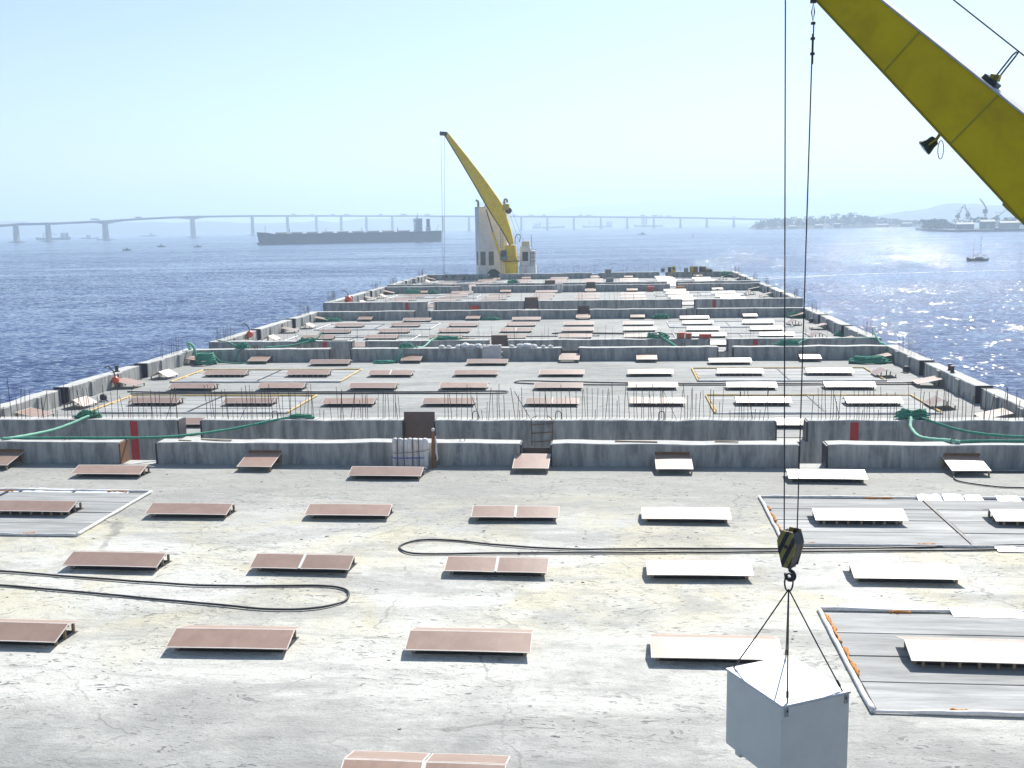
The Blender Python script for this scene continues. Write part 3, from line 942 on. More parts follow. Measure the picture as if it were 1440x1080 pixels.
MB().lathe([(0.05, 2.28), (0.10, 2.33), (0.11, 2.42), (0.06, 2.48)], n=10).build('cap', M['foam'], pm, smooth=True)
MB().tube([(0.16, -0.1, 2.0), (0.2, -0.12, 1.5), (0.19, -0.14, 1.0), (0.26, -0.14, 0.62), (0.2, -0.16, 0.45)], [0.03, 0.05, 0.07, 0.06, 0.03], 6).build('rag', M['foam'], pm, smooth=True)
# ladder of rusty bars on the second pontoon's near wall
ld = empty('rebar_ladder', (-5.0, YN + PITCH_Y - 0.09, -0.4), 0, 'rusty rebar ladder hanging on the second pontoon wall above the plywood panel', 'ladder')
for x in (-0.72, 0.72):
    MB().tube([(x, 0, 0), (x + 0.02, 0, 1.0), (x - 0.03, 0, 1.95), (x * 0.5, 0.25, 2.1)], 0.03, 6).build('rail', M['rust'], ld)
for z in (0.35, 0.95, 1.55):
    MB().tube([(-0.78, -0.03, z - 0.04), (0, -0.035, z), (0.78, -0.03, z + 0.07)], 0.03, 6).build('rung', M['rust'], ld)

# big foam fender on the second pontoon's far wall, white foam lumps on the wall top
def lump(name, c, r, mat, label, cat, group=None, squash=0.7, n=10, seed=0, parent=None):
    m = MB()
    vs, fs = [], []
    for i in range(n + 1):
        th = math.pi * i / n
        for j in range(n * 2):
            ph = math.pi * j / n
            d = Vector((math.sin(th) * math.cos(ph), math.sin(th) * math.sin(ph), math.cos(th)))
            q = r * (1 + 0.28 * mnoise.fractal(d * 1.6 + Vector((seed * 3.1, seed, c[0])), 1.0, 2.0, 3))
            vs.append((c[0] + d.x * q * 1.2, c[1] + d.y * q, c[2] + d.z * q * squash))
    k = n * 2
    for i in range(n):
        for j in range(k):
            fs.append((i * k + j, (i + 1) * k + j, (i + 1) * k + (j + 1) % k, i * k + (j + 1) % k))
    m.add(vs, fs)
    o = m.build(name, mat, parent, smooth=True)
    return tag(o, label, cat, group) if label else o
fb = empty('foam_fender', (-13.35, 113.4, 0), 0.05, 'big square grey foam fender standing on the second pontoon against its far wall', 'fender')
m = MB()
prof = [(-0.95, -0.45), (0.95, -0.45), (1.02, -0.3), (1.02, 0.3), (0.9, 0.45), (-0.95, 0.45), (-1.02, 0.3), (-1.02, -0.3)]
m.hexa(prof, 0.0, 1.75, 0, [(x * 0.97, y * 0.95) for x, y in prof])
m.build('body', worn('grey_foam', (0.50, 0.50, 0.51), (0.36, 0.36, 0.36), 0.8, 2.0, 0.6, bump=0.03), fb, bevel=0.12)
for i in range(5):
    lump('torn_edge', (-0.8 + i * 0.42, jit(0.2), 1.78), 0.2 + jit(0.04), M['foam'], None, None, seed=i, squash=0.4, parent=fb)
for i in range(3):
    lump('torn_edge', (1.0, 0.1, 1.5 - i * 0.5), 0.17, M['foam'], None, None, seed=i + 9, parent=fb)
for i, (x, s) in enumerate([(-19.1, .28), (-18.3, .24), (-17.2, .3), (-16.4, .46), (-15.7, .34), (-15.0, .38), (-11.3, .26), (-10.3, .36), (-9.6, .42), (-8.8, .3), (-7.8, .22), (-7.0, .24)]):
    lump('foam_lump', (x, YF + PITCH_Y - 0.6 + jit(.1), WH + s * 0.4), s, M['foam'],
         f'white foam lump on the wall top beside the grey fender, {ORD[i]} from left', 'foam lump', 'white foam lumps on the second far wall', seed=i + 3)

# ------------------------------------------------------------------ green mooring ropes
def rope(pts, r, label, mat='rope', group=None, sub=8):
    q = smooth_path(pts, sub)
    return tag(MB().tube(q, [r * (1 + 0.10 * math.sin(i * 1.7)) for i in range(len(q))], 8).build('mooring_rope', M[mat], smooth=True), label, 'rope', group)
def heap(x, y, z, w, d, h, label, n=7, seed=1, mat='rope', r=0.06, name='rope_heap'):
    """one rope thrown down in overlapping loops"""
    rnd = random.Random(seed)
    pts = []
    n = int(n * 1.6)
    for i in range(n * 9):
        t = i / (n * 9)
        a = i * 2 * math.pi / 9 + rnd.uniform(-.35, .35)
        k = rnd.uniform(0.5, 1.0) * (1 - 0.35 * t)
        pts.append((x + math.cos(a) * w * k + rnd.uniform(-.12, .12) * w, y + math.sin(a) * d * k, z + r + h * t * rnd.uniform(0.35, 1.0)))
    q = smooth_path(pts, 4)
    return tag(MB().tube(q, r, 6).build(name, M[mat], smooth=True), label, 'rope heap', 'heaps of green rope on the pontoons')
def coil(x, y, z, r0, h, turns, label, rr=0.09):
    pts = []
    n = turns * 16
    for i in range(n + 1):
        a = i / 16 * 2 * math.pi
        t = i / n
        rad = r0 * (1 - 0.25 * t) * (1 + 0.06 * math.sin(i * 0.7))
        pts.append((x + math.cos(a) * rad, y + math.sin(a) * rad * 0.9, z + rr + h * t + 0.03 * math.sin(i * 1.3)))
    return tag(MB().tube(pts, rr, 6).build('rope_coil', M['rope'], smooth=True), label, 'rope coil', 'heaps of green rope on the pontoons')
W1 = YF - 0.5
W2Y = YN + PITCH_Y + 0.4
rope([(-37.6, W2Y + 0.9, 1.5), (-37.9, W2Y - 0.1, 1.58), (-38.2, 70.3, 1.42), (-38.6, 68.4, 1.28), (-39.0, 66.6, 1.32), (-39.3, W1 + 0.1, 1.5), (-39.8, W1 - 0.3, 1.5)], 0.11,
     'thick pale green mooring rope sagging across the first gap at the left', 'rope_pale')
rope([(-40.1, W1, 1.48), (-36, W1 + 0.2, 1.49), (-31.4, W1 + 0.4, 1.46), (-29.0, 66.0, 1.3), (-26.5, 68.6, 1.22), (-24.2, 71.0, 1.38), (-23.0, W2Y + 0.1, 1.5), (-21.8, W2Y + 0.5, 1.5)], 0.085,
     'long green mooring rope along the front wall, crossing the gap left of the bale')
heap(-38.2, W2Y + 0.5, WH, 1.2, 0.6, 0.55, 'green rope knotted on the near wall of the second pontoon at the far left', 5, 4)
heap(-22.3, W2Y + 0.3, WH, 1.1, 0.4, 0.28, 'dark green rope end lashed on the second pontoon wall left of the brown panel', 4, 5)
rope([(19.3, W2Y + 0.9, 1.5), (19.7, W2Y - 0.1, 1.55), (19.4, 70.4, 1.2), (19.3, 68.4, 1.0), (19.5, 66.6, 1.15), (20.0, W1 + 0.2, 1.5), (20.5, W1 - 0.3, 1.5)], 0.11,
     'thick pale green mooring rope sagging between the pontoons at the right', 'rope_pale')
rope([(20.3, W1 - 0.1, 1.5), (22.5, W1 + 0.1, 1.5), (25.5, W1, 1.5), (28.8, W1 - 0.1, 1.5)], 0.09, 'green mooring rope lying along the front pontoon wall top at the far right')
rope([(20.2, W2Y + 0.5, 1.6), (20.6, W2Y - 0.2, 1.5), (22.2, 69.0, 1.22), (24.0, 67.2, 1.25), (25.8, 65.6, 1.45), (28.0, W1, 1.52)], 0.085, 'green mooring rope crossing the gap slantwise to the far right corner')
heap(19.9, W2Y + 0.5, WH, 1.3, 0.6, 0.75, 'tangled green rope heap on the second pontoon wall right of the red stripe', 7, 8)
coil(-45.1, 112.0, 0, 1.15, 1.15, 7, 'tall coil of green rope on the second pontoon at its far left corner')
rope([(-44.2, 112.3, 0.9), (-43.4, 112.1, 0.3), (-42.0, 112.2, 0.1), (-40.2, 112.5, 0.1), (-38.6, 112.9, 0.09)], 0.085, 'green rope tail trailing from the tall coil along the deck')
rope([(-47.6, 113.9, 1.35), (-47.6, 113.3, 2.2), (-46.8, 112.9, 1.9), (-46.4, 112.6, 0.7), (-46.1, 112.3, 0.1)], 0.16, 'fat pale green hawser bent over the left corner of the second pontoon', 'rope_pale')
W3Y = YN + 2 * PITCH_Y + 0.5
heap(-41.9, 114.8, WH, 0.9, 0.4, 0.75, 'round green rope bundle on the second far wall, right of the tall coil', 5, 11)
rope([(-41.6, 114.6, 1.8), (-42.0, 113.7, 1.0), (-42.2, 113.3, 0.15)], 0.08, 'short green rope hanging down the wall from the round bundle')
heap(-36.2, 121.3, 1.35, 1.4, 0.5, 0.6, 'green rope heap bridging the gap left of the third red stripe', 6, 12)
rope([(-47.6, W3Y, 1.5), (-46.0, 121.6, 1.35), (-43.0, 116.0, 1.6), (-41.0, 115.0, 1.6)], 0.09, 'green mooring rope from the third pontoon corner down to the bundle')
rope([(-35.0, W3Y + 0.4, 2.2), (-35.4, 121.6, 1.7), (-37.5, 118.6, 1.3), (-39.4, 115.2, 1.5)], 0.09, 'green mooring rope slanting across the second gap at the left')
heap(-25.1, 112.4, 0, 1.6, 0.7, 0.3, 'flat green rope heap on the second pontoon before the far wall', 6, 13)
rope([(-24.0, 112.5, 0.2), (-23.4, 112.9, 0.8), (-23.3, 113.6, 1.45), (-23.2, 114.2, 1.6)], 0.07, 'green rope running up the wall from the flat heap')
heap(-23.0, 114.4, WH, 1.0, 0.4, 0.6, 'green rope tuft on the second far wall above the flat heap', 5, 14)
rope([(-21.0, W3Y + 0.2, 1.6), (-21.3, 121.4, 1.6), (-21.6, 117.4, 1.2), (-21.9, 114.6, 1.55)], 0.10, 'pale green rope sagging across the second gap left of the fender', 'rope_pale')
heap(-19.7, W3Y + 0.4, WH, 1.9, 0.5, 0.5, 'dark green rope heap on the third pontoon near wall by the rusty bars', 6, 15)
heap(26.2, 110.9, 0, 2.5, 1.0, 0.7, 'large loose heap of green rope on the second pontoon at its far right corner', 11, 16, r=0.09)
rope([(19.6, 115.0, 1.6), (22, W3Y - 0.3, 1.3), (25.4, W3Y - 0.4, 1.32), (28.6, W3Y - 0.3, 1.38), (29.5, 120.0, 1.5)], 0.10, 'green rope strung along the third pontoon wall face at the right')
heap(18.6, 115.3, WH, 1.6, 0.5, 0.6, 'green rope knot on the second far wall near the right red stripe', 5, 17)
rope([(29.3, W3Y, 1.9), (29.2, 119.0, 1.2), (28.8, 115.2, 1.4), (28.6, 113.8, 0.7)], 0.12, 'green rope dropping round the right corner of the third pontoon', 'rope')
heap(5.0, W3Y + 0.1, WH, 1.5, 0.6, 0.8, 'green net heap spilling over the third pontoon near wall at mid right', 6, 18)
rope([(5.4, W3Y - 0.3, 1.6), (6.2, 120.4, 1.2), (7.0, 118.6, 0.8)], 0.16, 'fat green rope hanging off the third pontoon wall at mid right')
heap(-19.4, 163.3, 0, 1.9, 0.7, 0.55, 'mid-size green rope heap before the third far wall, left of centre', 8, 19)
heap(-44.8, 163.0, 0, 2.2, 0.8, 0.6, 'green rope heap in the far left corner of the third pontoon', 8, 20)
heap(7.1, 163.4, 0, 1.6, 0.8, 0.9, 'rounded green rope heap before the third far wall, right of centre', 9, 21)
heap(27.6, 163.2, 0, 2.0, 0.8, 0.9, 'green rope heap in the far right corner of the third pontoon', 9, 22)
heap(29.0, 137.5, 0, 1.3, 0.8, 0.6, 'small green rope heap by the right side wall of the third pontoon', 6, 23)
heap(-41.2, 213.6, 0.9, 2.2, 0.8, 0.9, 'green rope heap in the far left corner of the fourth pontoon', 8, 24)
heap(-37.0, 213.6, 0.9, 1.4, 0.7, 0.8, 'second green rope heap beside the left corner of the fourth pontoon', 7, 25)
heap(29.0, 213.4, 0.9, 2.0, 0.8, 0.8, 'green rope heap in the far right corner of the fourth pontoon', 8, 26)
heap(20.4, 213.6, 0.9, 1.6, 0.6, 0.4, 'flat green rope heap before the fourth far wall at the right', 6, 27)
heap(-31.8, 264.0, 0.95, 2.6, 0.8, 0.9, 'green rope heap on the last pontoon in front of the tower', 8, 28)
heap(-21.5, 223.9, 2.3, 1.5, 0.5, 0.9, 'green rope pyramid on the near wall of the last pontoon', 7, 29)
heap(23.2, 266.0, 2.2, 1.2, 0.5, 0.9, 'green rope lump on the last far wall beside the drums', 7, 30)
heap(27.4, 264.2, 0.95, 1.8, 0.7, 1.6, 'round green rope pile at the far right corner of the last pontoon', 9, 31)

# ------------------------------------------------------------------ loose gear
def crate(x, y, z, w, d, h, mat, label, name='crate', cat='crate', group=None):
    r = empty(name, (x, y, z), jit(0.1), label, cat, group)
    MB().box(-w / 2, w / 2, -d / 2, d / 2, 0.02, h).build('body', mat, r, bevel=0.03)
    MB().box(-w / 2 - 0.03, w / 2 + 0.03, -d / 2 - 0.03, d / 2 + 0.03, h + 0.002, h + 0.06).build('lid', mat, r)
    for q in (-w / 3, w / 3):
        MB().box(q - 0.06, q + 0.06, -d / 2 - 0.035, -d / 2 - 0.002, 0.0, h - 0.02).build('batten', M['timber'], r)
    return r
crate(7.6, W3Y + 0.2, WH, 0.85, 0.6, 0.62, M['redbright'], 'left red crate on the third pontoon near wall', group='red crates on the third near wall')
crate(8.5, W3Y + 0.3, WH, 0.75, 0.6, 0.55, M['redbright'], 'middle red crate on the third pontoon near wall', group='red crates on the third near wall')
crate(10.4, W3Y + 0.2, WH, 1.4, 0.6, 0.45, M['redbright'], 'low red crate standing apart at the right on the third near wall', group='red crates on the third near wall')
crate(13.1, 214.0, 0.9, 1.5, 0.8, 0.95, M['orange'], 'orange crate in front of the fourth far wall gap')
crate(7.2, 213.8, 0.95, 1.3, 0.7, 0.9, M['redbright'], 'dull red crate before the fourth far wall')
crate(-23.0, 172.2, 0.75, 1.6, 0.6, 0.8, M['redbright'], 'faded red box on the gap edge of the fourth pontoon')
crate(-1.6, 264.9, 2.3, 1.5, 0.9, 0.9, M['grey'], 'dark grey box on the last far wall right of the tower')
crate(-1.0, 224.6, 2.3, 1.6, 0.7, 0.8, M['grey'], 'dark grey box on the near wall of the last pontoon')
crate(-11.3, 214.4, 0.9, 1.5, 0.8, 1.7, M['foam'], 'pale upright bale before the fourth far wall', 'bale', 'bale')
crate(-28.9, 173.4, 0.9, 2.2, 0.6, 1.3, M['pale'], 'pale pink timber stack in the near wall gap of the fourth pontoon', 'timber_stack', 'timber stack')
# rusty bar heap
m = MB()
for i in range(26):
    a = jit(0.5)
    c = Vector((-17.9 + jit(0.9), W3Y + 1.9 + jit(0.4), 0.3 + random.random() * 1.0))
    d = Vector((math.cos(a), math.sin(a) * 0.5, jit(0.25))) * random.uniform(0.5, 1.1)
    m.tube([c - d, c + Vector((0, 0, 0.06)), c + d], 0.03, 4)
tag(m.build('rebar_heap', M['rust']), 'rusty heap of bent rebar behind the third near wall', 'rebar heap', None, 'stuff')
# cable drums and barrels on the last far wall
def barrel(x, y, z, r, h, mat, band, label, group):
    o = empty('barrel', (x, y, z), 0, label, 'barrel', group)
    MB().lathe([(r * .96, 0), (r, 0.04), (r, h * .32), (r * 1.04, h * .34), (r, h * .36), (r, h * .64), (r * 1.04, h * .66), (r, h * .68), (r, h - .04), (r * .96, h)], n=16).build('body', mat, o)
    MB().lathe([(r * 0.8, h + 0.002), (r * 0.8, h + 0.05)], n=16).build('lid', band, o)
    return o
for i, (x, mt, bd) in enumerate([(17.6, 'grey', 'steel'), (19.0, 'yellow2', 'steel'), (20.0, 'rust', 'yellow2'), (21.3, 'steel', 'yellow2'), (22.0, 'rust', 'yellow2')]):
    barrel(x, 265.0, 2.3, 0.52, 1.35 if i else 1.0, M[mt], M[bd],
           ['grey-blue barrel, leftmost in the barrel row on the last far wall', 'yellow barrel second in the row on the last far wall', 'rusty barrel next to the yellow one on the last far wall',
            'black barrel fourth in the row on the last far wall', 'rusty barrel at the right end of the row on the last far wall'][i], 'barrels on the last far wall')
crate(23.4, 265.0, 2.3, 1.2, 0.8, 0.6, M['steel'], 'low black box at the right end of the barrel row')
def machine(x, y, z, mat, label, h):
    o = empty('deck_machine', (x, y, z), 0, label, 'machine')
    MB().box(-0.45, 0.45, -0.35, 0.35, 0.0, h).build('body', mat, o, bevel=0.04)
    MB().box(-0.3, 0.3, -0.372, -0.352, h * .45, h * .8).build('panel', M['glass'], o)
    MB().tube([(-0.3, 0, h), (-0.3, 0, h + .35), (0.3, 0, h + .35), (0.3, 0, h)], 0.03, 5).build('guard_rail', M['steel'], o)
machine(11.9, 265.0, 2.3, M['grey'], 'small grey machine left of the barrels on the last far wall', 1.0)
machine(13.6, 265.0, 2.3, M['hull'], 'dark green-black machine on the last far wall', 1.3)
machine(14.6, 265.0, 2.3, M['yellow2'], 'narrow yellow machine beside the dark one on the last far wall', 1.5)
machine(-42.0, 262.5, 0.95, M['grey'], 'grey switch cabinet at the left corner of the last pontoon', 1.7)
# orange floats hung on the left walls
def float_buoy(x, y, z, r, label):
    o = empty('float_buoy', (x, y, z), 0, label, 'buoy', 'orange floats on the left side walls')
    MB().lathe([(0.05, -r), (r * .6, -r * .82), (r * .95, -r * .3), (r, 0.1 * r), (r * .8, r * .62), (r * .35, r * .95), (r * .15, r * 1.1)], n=16).build('ball', M['buoy'], o, smooth=True)
    MB().tube([(0, 0, r), (-0.15, 0, r + 0.5), (-0.6, 0, r + 0.95), (-1.0, 0, r + 0.85)], 0.07, 6).build('tether', M['rubber'], o)
float_buoy(-47.0, 94.5, 0.85, 0.36, 'orange float behind a propped sheet on the second pontoon')
float_buoy(-46.9, 131.6, 1.3, 0.45, 'orange float beside a black strap on the third pontoon wall')
float_buoy(-46.9, 183.0, 2.0, 0.7, 'orange float on the fourth pontoon wall')
# dark pumps by the edge strips
def pump(x, y, z, label):
    o = empty('portable_pump', (x, y, z), jit(1), label, 'pump', 'small dark pumps by the deck edges')
    MB().lathe([(0.28, 0.1), (0.3, 0.2), (0.3, 0.5), (0.2, 0.62)], n=12).build('motor', M['seal'], o)
    MB().tube([(-0.5, -0.2, 0.04), (0.5, -0.2, 0.04), (0.5, 0.2, 0.04), (-0.5, 0.2, 0.04)], 0.035, 5, closed=True).build('skid', M['foam'], o)
    MB().tube([(0.2, 0, 0.4), (0.5, 0, 0.5), (0.62, 0, 0.2), (0.8, 0.1, 0.06)], 0.06, 6).build('outlet', M['steel'], o)
pump(-44.8, 87.6, 0, 'small dark pump in front of a tent cover on the left edge, second pontoon')
pump(28.0, 104.0, 0, 'small dark pump beside a tent cover on the right edge, second pontoon')
pump(28.2, 155.0, 0, 'small dark pump on the right edge, third pontoon')
for i, (x, y) in enumerate([(29.3, 94.2), (29.5, 95.6), (-47.8, 96.5)]):
    o = empty('bollard', (x, y, WH), 0, ['black bollard on the right side wall, first of two', 'black bollard on the right side wall, second of two', 'black bollard on the left side wall by the orange float'][i], 'bollard', 'black bollards on the side walls')
    MB().lathe([(0.2, 0), (0.16, 0.1), (0.15, 0.45), (0.22, 0.5), (0.22, 0.58)], n=12).build('post', M['steel'], o)
    MB().lathe([(0.3, -0.02), (0.3, 0.03)], n=12).build('base', M['steel'], o)
# loose timber and bars lying on the wall tops
for i, (x0, x1, y) in enumerate([(-26.5, -24.4, YF - 0.5), (-27.9, -27.0, YF - 0.7), (0.0, 2.6, YF - 0.55), (6.1, 7.5, YF - 0.5), (-34.6, -31.6, YF + PITCH_Y + 6.9)]):
    m = MB().beam((x0, y, WH + 0.05), (x1, y - 0.25, WH + 0.06), 0.10, 0.07)
    tag(m.build('loose_plank', M['timber']), ['short plank on the front wall top beside the left green rope', 'offcut plank on the front wall top left of the bale', 'thin bar lying on the front wall top behind the right single cover',
        'plank on the front wall top left of the open gap', 'pale plank in the gap before the third red stripe'][i], 'plank')

# ------------------------------------------------------------------ hanging box, sling, hook block
BX = Vector((3.155, 18.85, 0))
BTOP, BH = 6.42, 1.52
ang = math.atan2(18.45 - 17.77, 4.12 - 2.82)
box = empty('lifting_box', (BX.x, BX.y, BTOP - BH), ang, 'white steel box hanging from the crane hook on wire slings', 'box')
hw, hd = 0.735, 0.87
MB().box(-hw, hw, -hd, hd, 0, BH - 0.05).build('body', M['box'], box, bevel=0.03)
MB().box(-hw - 0.012, hw + 0.012, -hd - 0.012, hd + 0.012, BH - 0.048, BH).build('lid', M['boxlid'], box, bevel=0.008)
for sx in (-1, 1):
    for sy in (-1, 1):
        MB().box(sx * (hw - 0.09) - 0.045, sx * (hw - 0.09) + 0.045, sy * (hd + 0.006) - 0.005, sy * (hd + 0.006) + 0.005, BH - 0.22, BH - 0.06).build('lifting_lug', M['lug'], box, bevel=0.006)
for y in (-0.5, 0.5):
    MB().box(-hw + 0.03, hw - 0.03, y - 0.08, y + 0.08, -0.09, -0.001).build('skid', M['box'], box)
RING = Vector((3.17, 18.95, 8.12))
sl = empty('wire_sling', RING, 0, 'four-leg wire sling between the hook and the white box', 'sling')
rot = Matrix.Rotation(ang, 3, 'Z')
for sx in (-1, 1):
    for sy in (-1, 1):
        c = Vector((BX.x, BX.y, BTOP)) + rot @ Vector((sx * (hw - 0.09), sy * (hd + 0.022), -0.13))
        t = c - RING
        o = MB().tube([Vector((0, 0, 0)), t * 0.5 + Vector((0, 0, -0.015)), t], 0.0135, 6).build('sling_leg', M['cable'], sl)
        q = t * 0.86
        MB().tube([q - t.normalized() * 0.06, q + t.normalized() * 0.06], 0.024, 8).build('ferrule', M['steel'], sl)
MB().tube([(0.075 * math.cos(a), 0, 0.13 + 0.17 * math.sin(a)) for a in [i * math.pi / 10 for i in range(20)]], 0.016, 8, closed=True).build('master_link', M['steel'], sl, smooth=True)
HB = Vector((3.19, 18.98, 8.50))
hb = empty('hook_block', HB, R(-38), 'black and yellow striped hook block hanging on two wire falls', 'hook block')
def plate(pts, y, t):
    m = MB()
    n = len(pts)
    m.add([(x, y - t / 2, z) for x, z in pts] + [(x, y + t / 2, z) for x, z in pts],
          [tuple(range(n)), tuple(range(2 * n - 1, n - 1, -1))] + [(i, n + i, n + (i + 1) % n, (i + 1) % n) for i in range(n)])
    return m
prof = [(-0.075, 0.06), (0.075, 0.06), (0.165, 0.40), (0.185, 0.52), (0.115, 0.75), (-0.10, 0.75), (-0.185, 0.55), (-0.165, 0.38)]
for y in (-0.15, 0.15):
    o = plate(prof, y, 0.035).build('cheek_plate', M['stripes'], hb, bevel=0.006)
for y in (-0.05, 0.05):
    m = MB()
    m.lathe([(0.06, -0.03), (0.165, -0.032), (0.14, -0.008), (0.14, 0.008), (0.165, 0.032), (0.06, 0.03)], n=20)
    o = m.build('sheave', M['steel'], hb)
    o.location, o.rotation_euler = (0, y, 0.46), (R(90), 0, 0)
for q in (-1, 1):
    MB().add([(q * .165, -.13, .40), (q * .165, .13, .40), (q * .183, .13, .52), (q * .183, -.13, .52), (q * .12, -.13, .72), (q * .12, .13, .72), (q * .08, -.13, .12), (q * .08, .13, .12)], [(6, 7, 1, 0), (0, 1, 2, 3), (3, 2, 5, 4)]).build('side_guard', M['steel'], hb)
MB().tube([(0, -0.19, 0.46), (0, 0.19, 0.46)], 0.035, 10).build('pin', M['steel'], hb)
MB().box(-0.07, 0.07, -0.105, 0.105, 0.04, 0.17).build('crosshead', M['steel'], hb, bevel=0.01)
hk = [(0, 0, 0.08), (0, 0, -0.02)] + [(0.085 * math.sin(a) , 0, -0.115 + 0.085 * math.cos(a)) for a in [i * math.pi / 9 for i in range(2, 15)]]
MB().tube(smooth_path(hk, 3), [0.03 + 0.018 * math.sin(min(1, i / 40) * math.pi) for i in range(len(smooth_path(hk, 3)))], 8).build('hook', M['steel'], hb, smooth=True)

# ------------------------------------------------------------------ cranes
def boom_section(m, stations, mi=0):
    """tapered box boom: stations = [(centre, width, height)]"""
    vs = []
    n = len(stations)
    D = (Vector(stations[-1][0]) - Vector(stations[0][0])).normalized()
    s = D.cross(Vector((0, 0, 1))).normalized()
    for i, (c, w, h) in enumerate(stations):
        a = Vector(stations[max(i - 1, 0)][0])
        b2 = Vector(stations[min(i + 1, n - 1)][0])
        d = (b2 - a).normalized()
        u = s.cross(d).normalized()
        for p, q in ((-1, -1), (1, -1), (1, 1), (-1, 1)):
            vs.append(Vector(c) + s * (p * w / 2) + u * (q * h / 2))
    fs = [(3, 2, 1, 0), tuple((n - 1) * 4 + j for j in range(4))]
    for i in range(n - 1):
        for j in range(4):
            fs.append((i * 4 + j, i * 4 + (j + 1) % 4, (i + 1) * 4 + (j + 1) % 4, (i + 1) * 4 + j))
    m.add(vs, fs, mi)
    return s, s.cross(D).normalized(), D

# the near crane: pedestal beside the viewpoint, boom rising out over the first pontoon
nc = empty('near_deck_crane', (0, 0, 0), 0, 'large yellow crane boom crossing the upper right, carrying the white box', 'crane')
A = Vector((3.82, 19.3, 18.69))
B = Vector((6.61, 17.5, 15.44))
D = (B - A).normalized()
tip = A - D * 0.75
el = A + (B - A) * 1.9
foot = A + (B - A) * 3.0
m = MB()
st = [(tip, 0.40, 0.52), (A, 0.44, 0.62), (A + (B - A) * 0.5, 0.52, 0.87), (B, 0.62, 1.12), (A + (B - A) * 1.3, 0.68, 1.28), (el, 0.8, 1.4), (foot, 0.7, 0.6)]
s, u, DD = boom_section(m, st)
u = -u if u.z < 0 else u
m.build('boom', M['yellow'], nc, bevel=0.012)
# boom top plate, its pale grey painting in reflected sky and sun
tp = MB()
tp_pts = [(Vector(c) + u * (h / 2 + 0.016), w + 0.05) for c, w, h in st[:6]]
vs = []
for c, w in tp_pts:
    for p, q in ((-1, -1), (1, -1), (1, 1), (-1, 1)):
        vs.append(c + s * (p * w / 2) + u * (q * 0.014))
fs = [(3, 2, 1, 0), tuple(20 + j for j in range(4))] + [(i * 4 + j, i * 4 + (j + 1) % 4, (i + 1) * 4 + (j + 1) % 4, (i + 1) * 4 + j) for i in range(5) for j in range(4)]
tp.add(vs, fs)
tp.build('top_plate', M['boomtop'], nc)
# lower flange, weld bands and a cylinder lug
lf = MB()
vs = []
for c, w in [(Vector(c) - u * (h / 2 + 0.014), w + 0.05) for c, w, h in st[:6]]:
    for p, q in ((-1, -1), (1, -1), (1, 1), (-1, 1)):
        vs.append(c + s * (p * w / 2) + u * (q * 0.012))
lf.add(vs, fs)
lf.build('bottom_plate', M['yellow2'], nc)
for t in (0.36, 0.72, 1.08):
    c = A + (B - A) * t
    h, w = 0.62 + 0.5 * t, 0.44 + 0.18 * t
    MB().beam(c - D * 0.012, c + D * 0.012, w + 0.012, h + 0.004).build('weld_band', M['yellow2'], nc)
c = A + (B - A) * 1.02 - u * 0.60
MB().beam(c - D * 0.16, c + D * 0.2, 0.16, 0.12).build('cylinder_lug', M['yellow2'], nc, bevel=0.02)
# boom head with two sheaves
hd_ = MB()
hd_.beam(tip + u * 0.05, tip - D * 0.55 - u * 0.06, 0.5, 0.34)
hd_.build('boom_head', M['steel'], nc, bevel=0.02)
for off in (-0.16, 0.16):
    o = MB().lathe([(0.05, -0.03), (0.20, -0.035), (0.17, 0), (0.20, 0.035), (0.05, 0.03)], n=20).build('head_sheave', M['steel'], nc)
    o.location = (3.13 + 0.0, 19.15 + 0.25, 18.98)
    o.rotation_euler = (R(90), 0, R(-12) + off * 0.2)
    o.location.x += off * 1.3
# hoist falls
MB().tube([(2.885, 19.02, 19.0), (3.075, 19.0, 9.17)], 0.0115, 6).build('hoist_cable', M['cable'], nc)
MB().tube([(3.36, 19.02, 17.95), (3.305, 19.0, 9.14)], 0.0115, 6).build('hoist_cable', M['cable'], nc)
MB().beam((3.36, 19.02, 18.85), (3.36, 19.02, 18.45), 0.10, 0.08).build('wedge_socket', M['steel'], nc, bevel=0.01)
MB().tube([(3.36, 19.02, 18.46), (3.385, 19.02, 18.30), (3.36, 19.02, 18.15), (3.335, 19.02, 18.30)], 0.012, 5, closed=True).build('socket_loop', M['cable'], nc)
for z in (18.12, 17.87, 17.62):
    MB().box(3.33, 3.40, 18.99, 19.05, z - 0.02, z + 0.02).build('rope_clip', M['steel'], nc)
MB().tube([(3.375, 19.02, 18.15), (3.373, 19.02, 17.45)], 0.012, 5).build('rope_tail', M['cable'], nc)
# hoist rope running above the boom, and its guide bracket
g1 = A - D * 0.5 + u * 0.95
g2 = A + (B - A) * 1.85 + u * 1.35
MB().tube([g1, g2], 0.0115, 6).build('running_rope', M['cable'], nc)
gb = A + (B - A) * 0.655
gq = gb + u * 0.52
MB().beam(gq - D * 0.13, gq + D * 0.13, 0.30, 0.12).build('guide_base', M['steel'], nc, bevel=0.01)
MB().beam(gq + u * 0.06 - D * 0.06, gq + u * 0.13 + D * 0.06, 0.14, 0.10).build('guide_roller', M['yellow2'], nc, bevel=0.01)
arch = [gq + s * -0.09 + u * 0.08, gq + s * -0.09 + u * 0.50 - D * 0.05, gq + s * -0.05 + u * 0.56 - D * 0.05, gq + s * 0.05 + u * 0.56 - D * 0.05, gq + s * 0.09 + u * 0.50 - D * 0.05, gq + s * 0.09 + u * 0.08]
MB().tube([p + D * 0.02 for p in arch], 0.014, 6).build('guide_arch', M['recess'], nc)
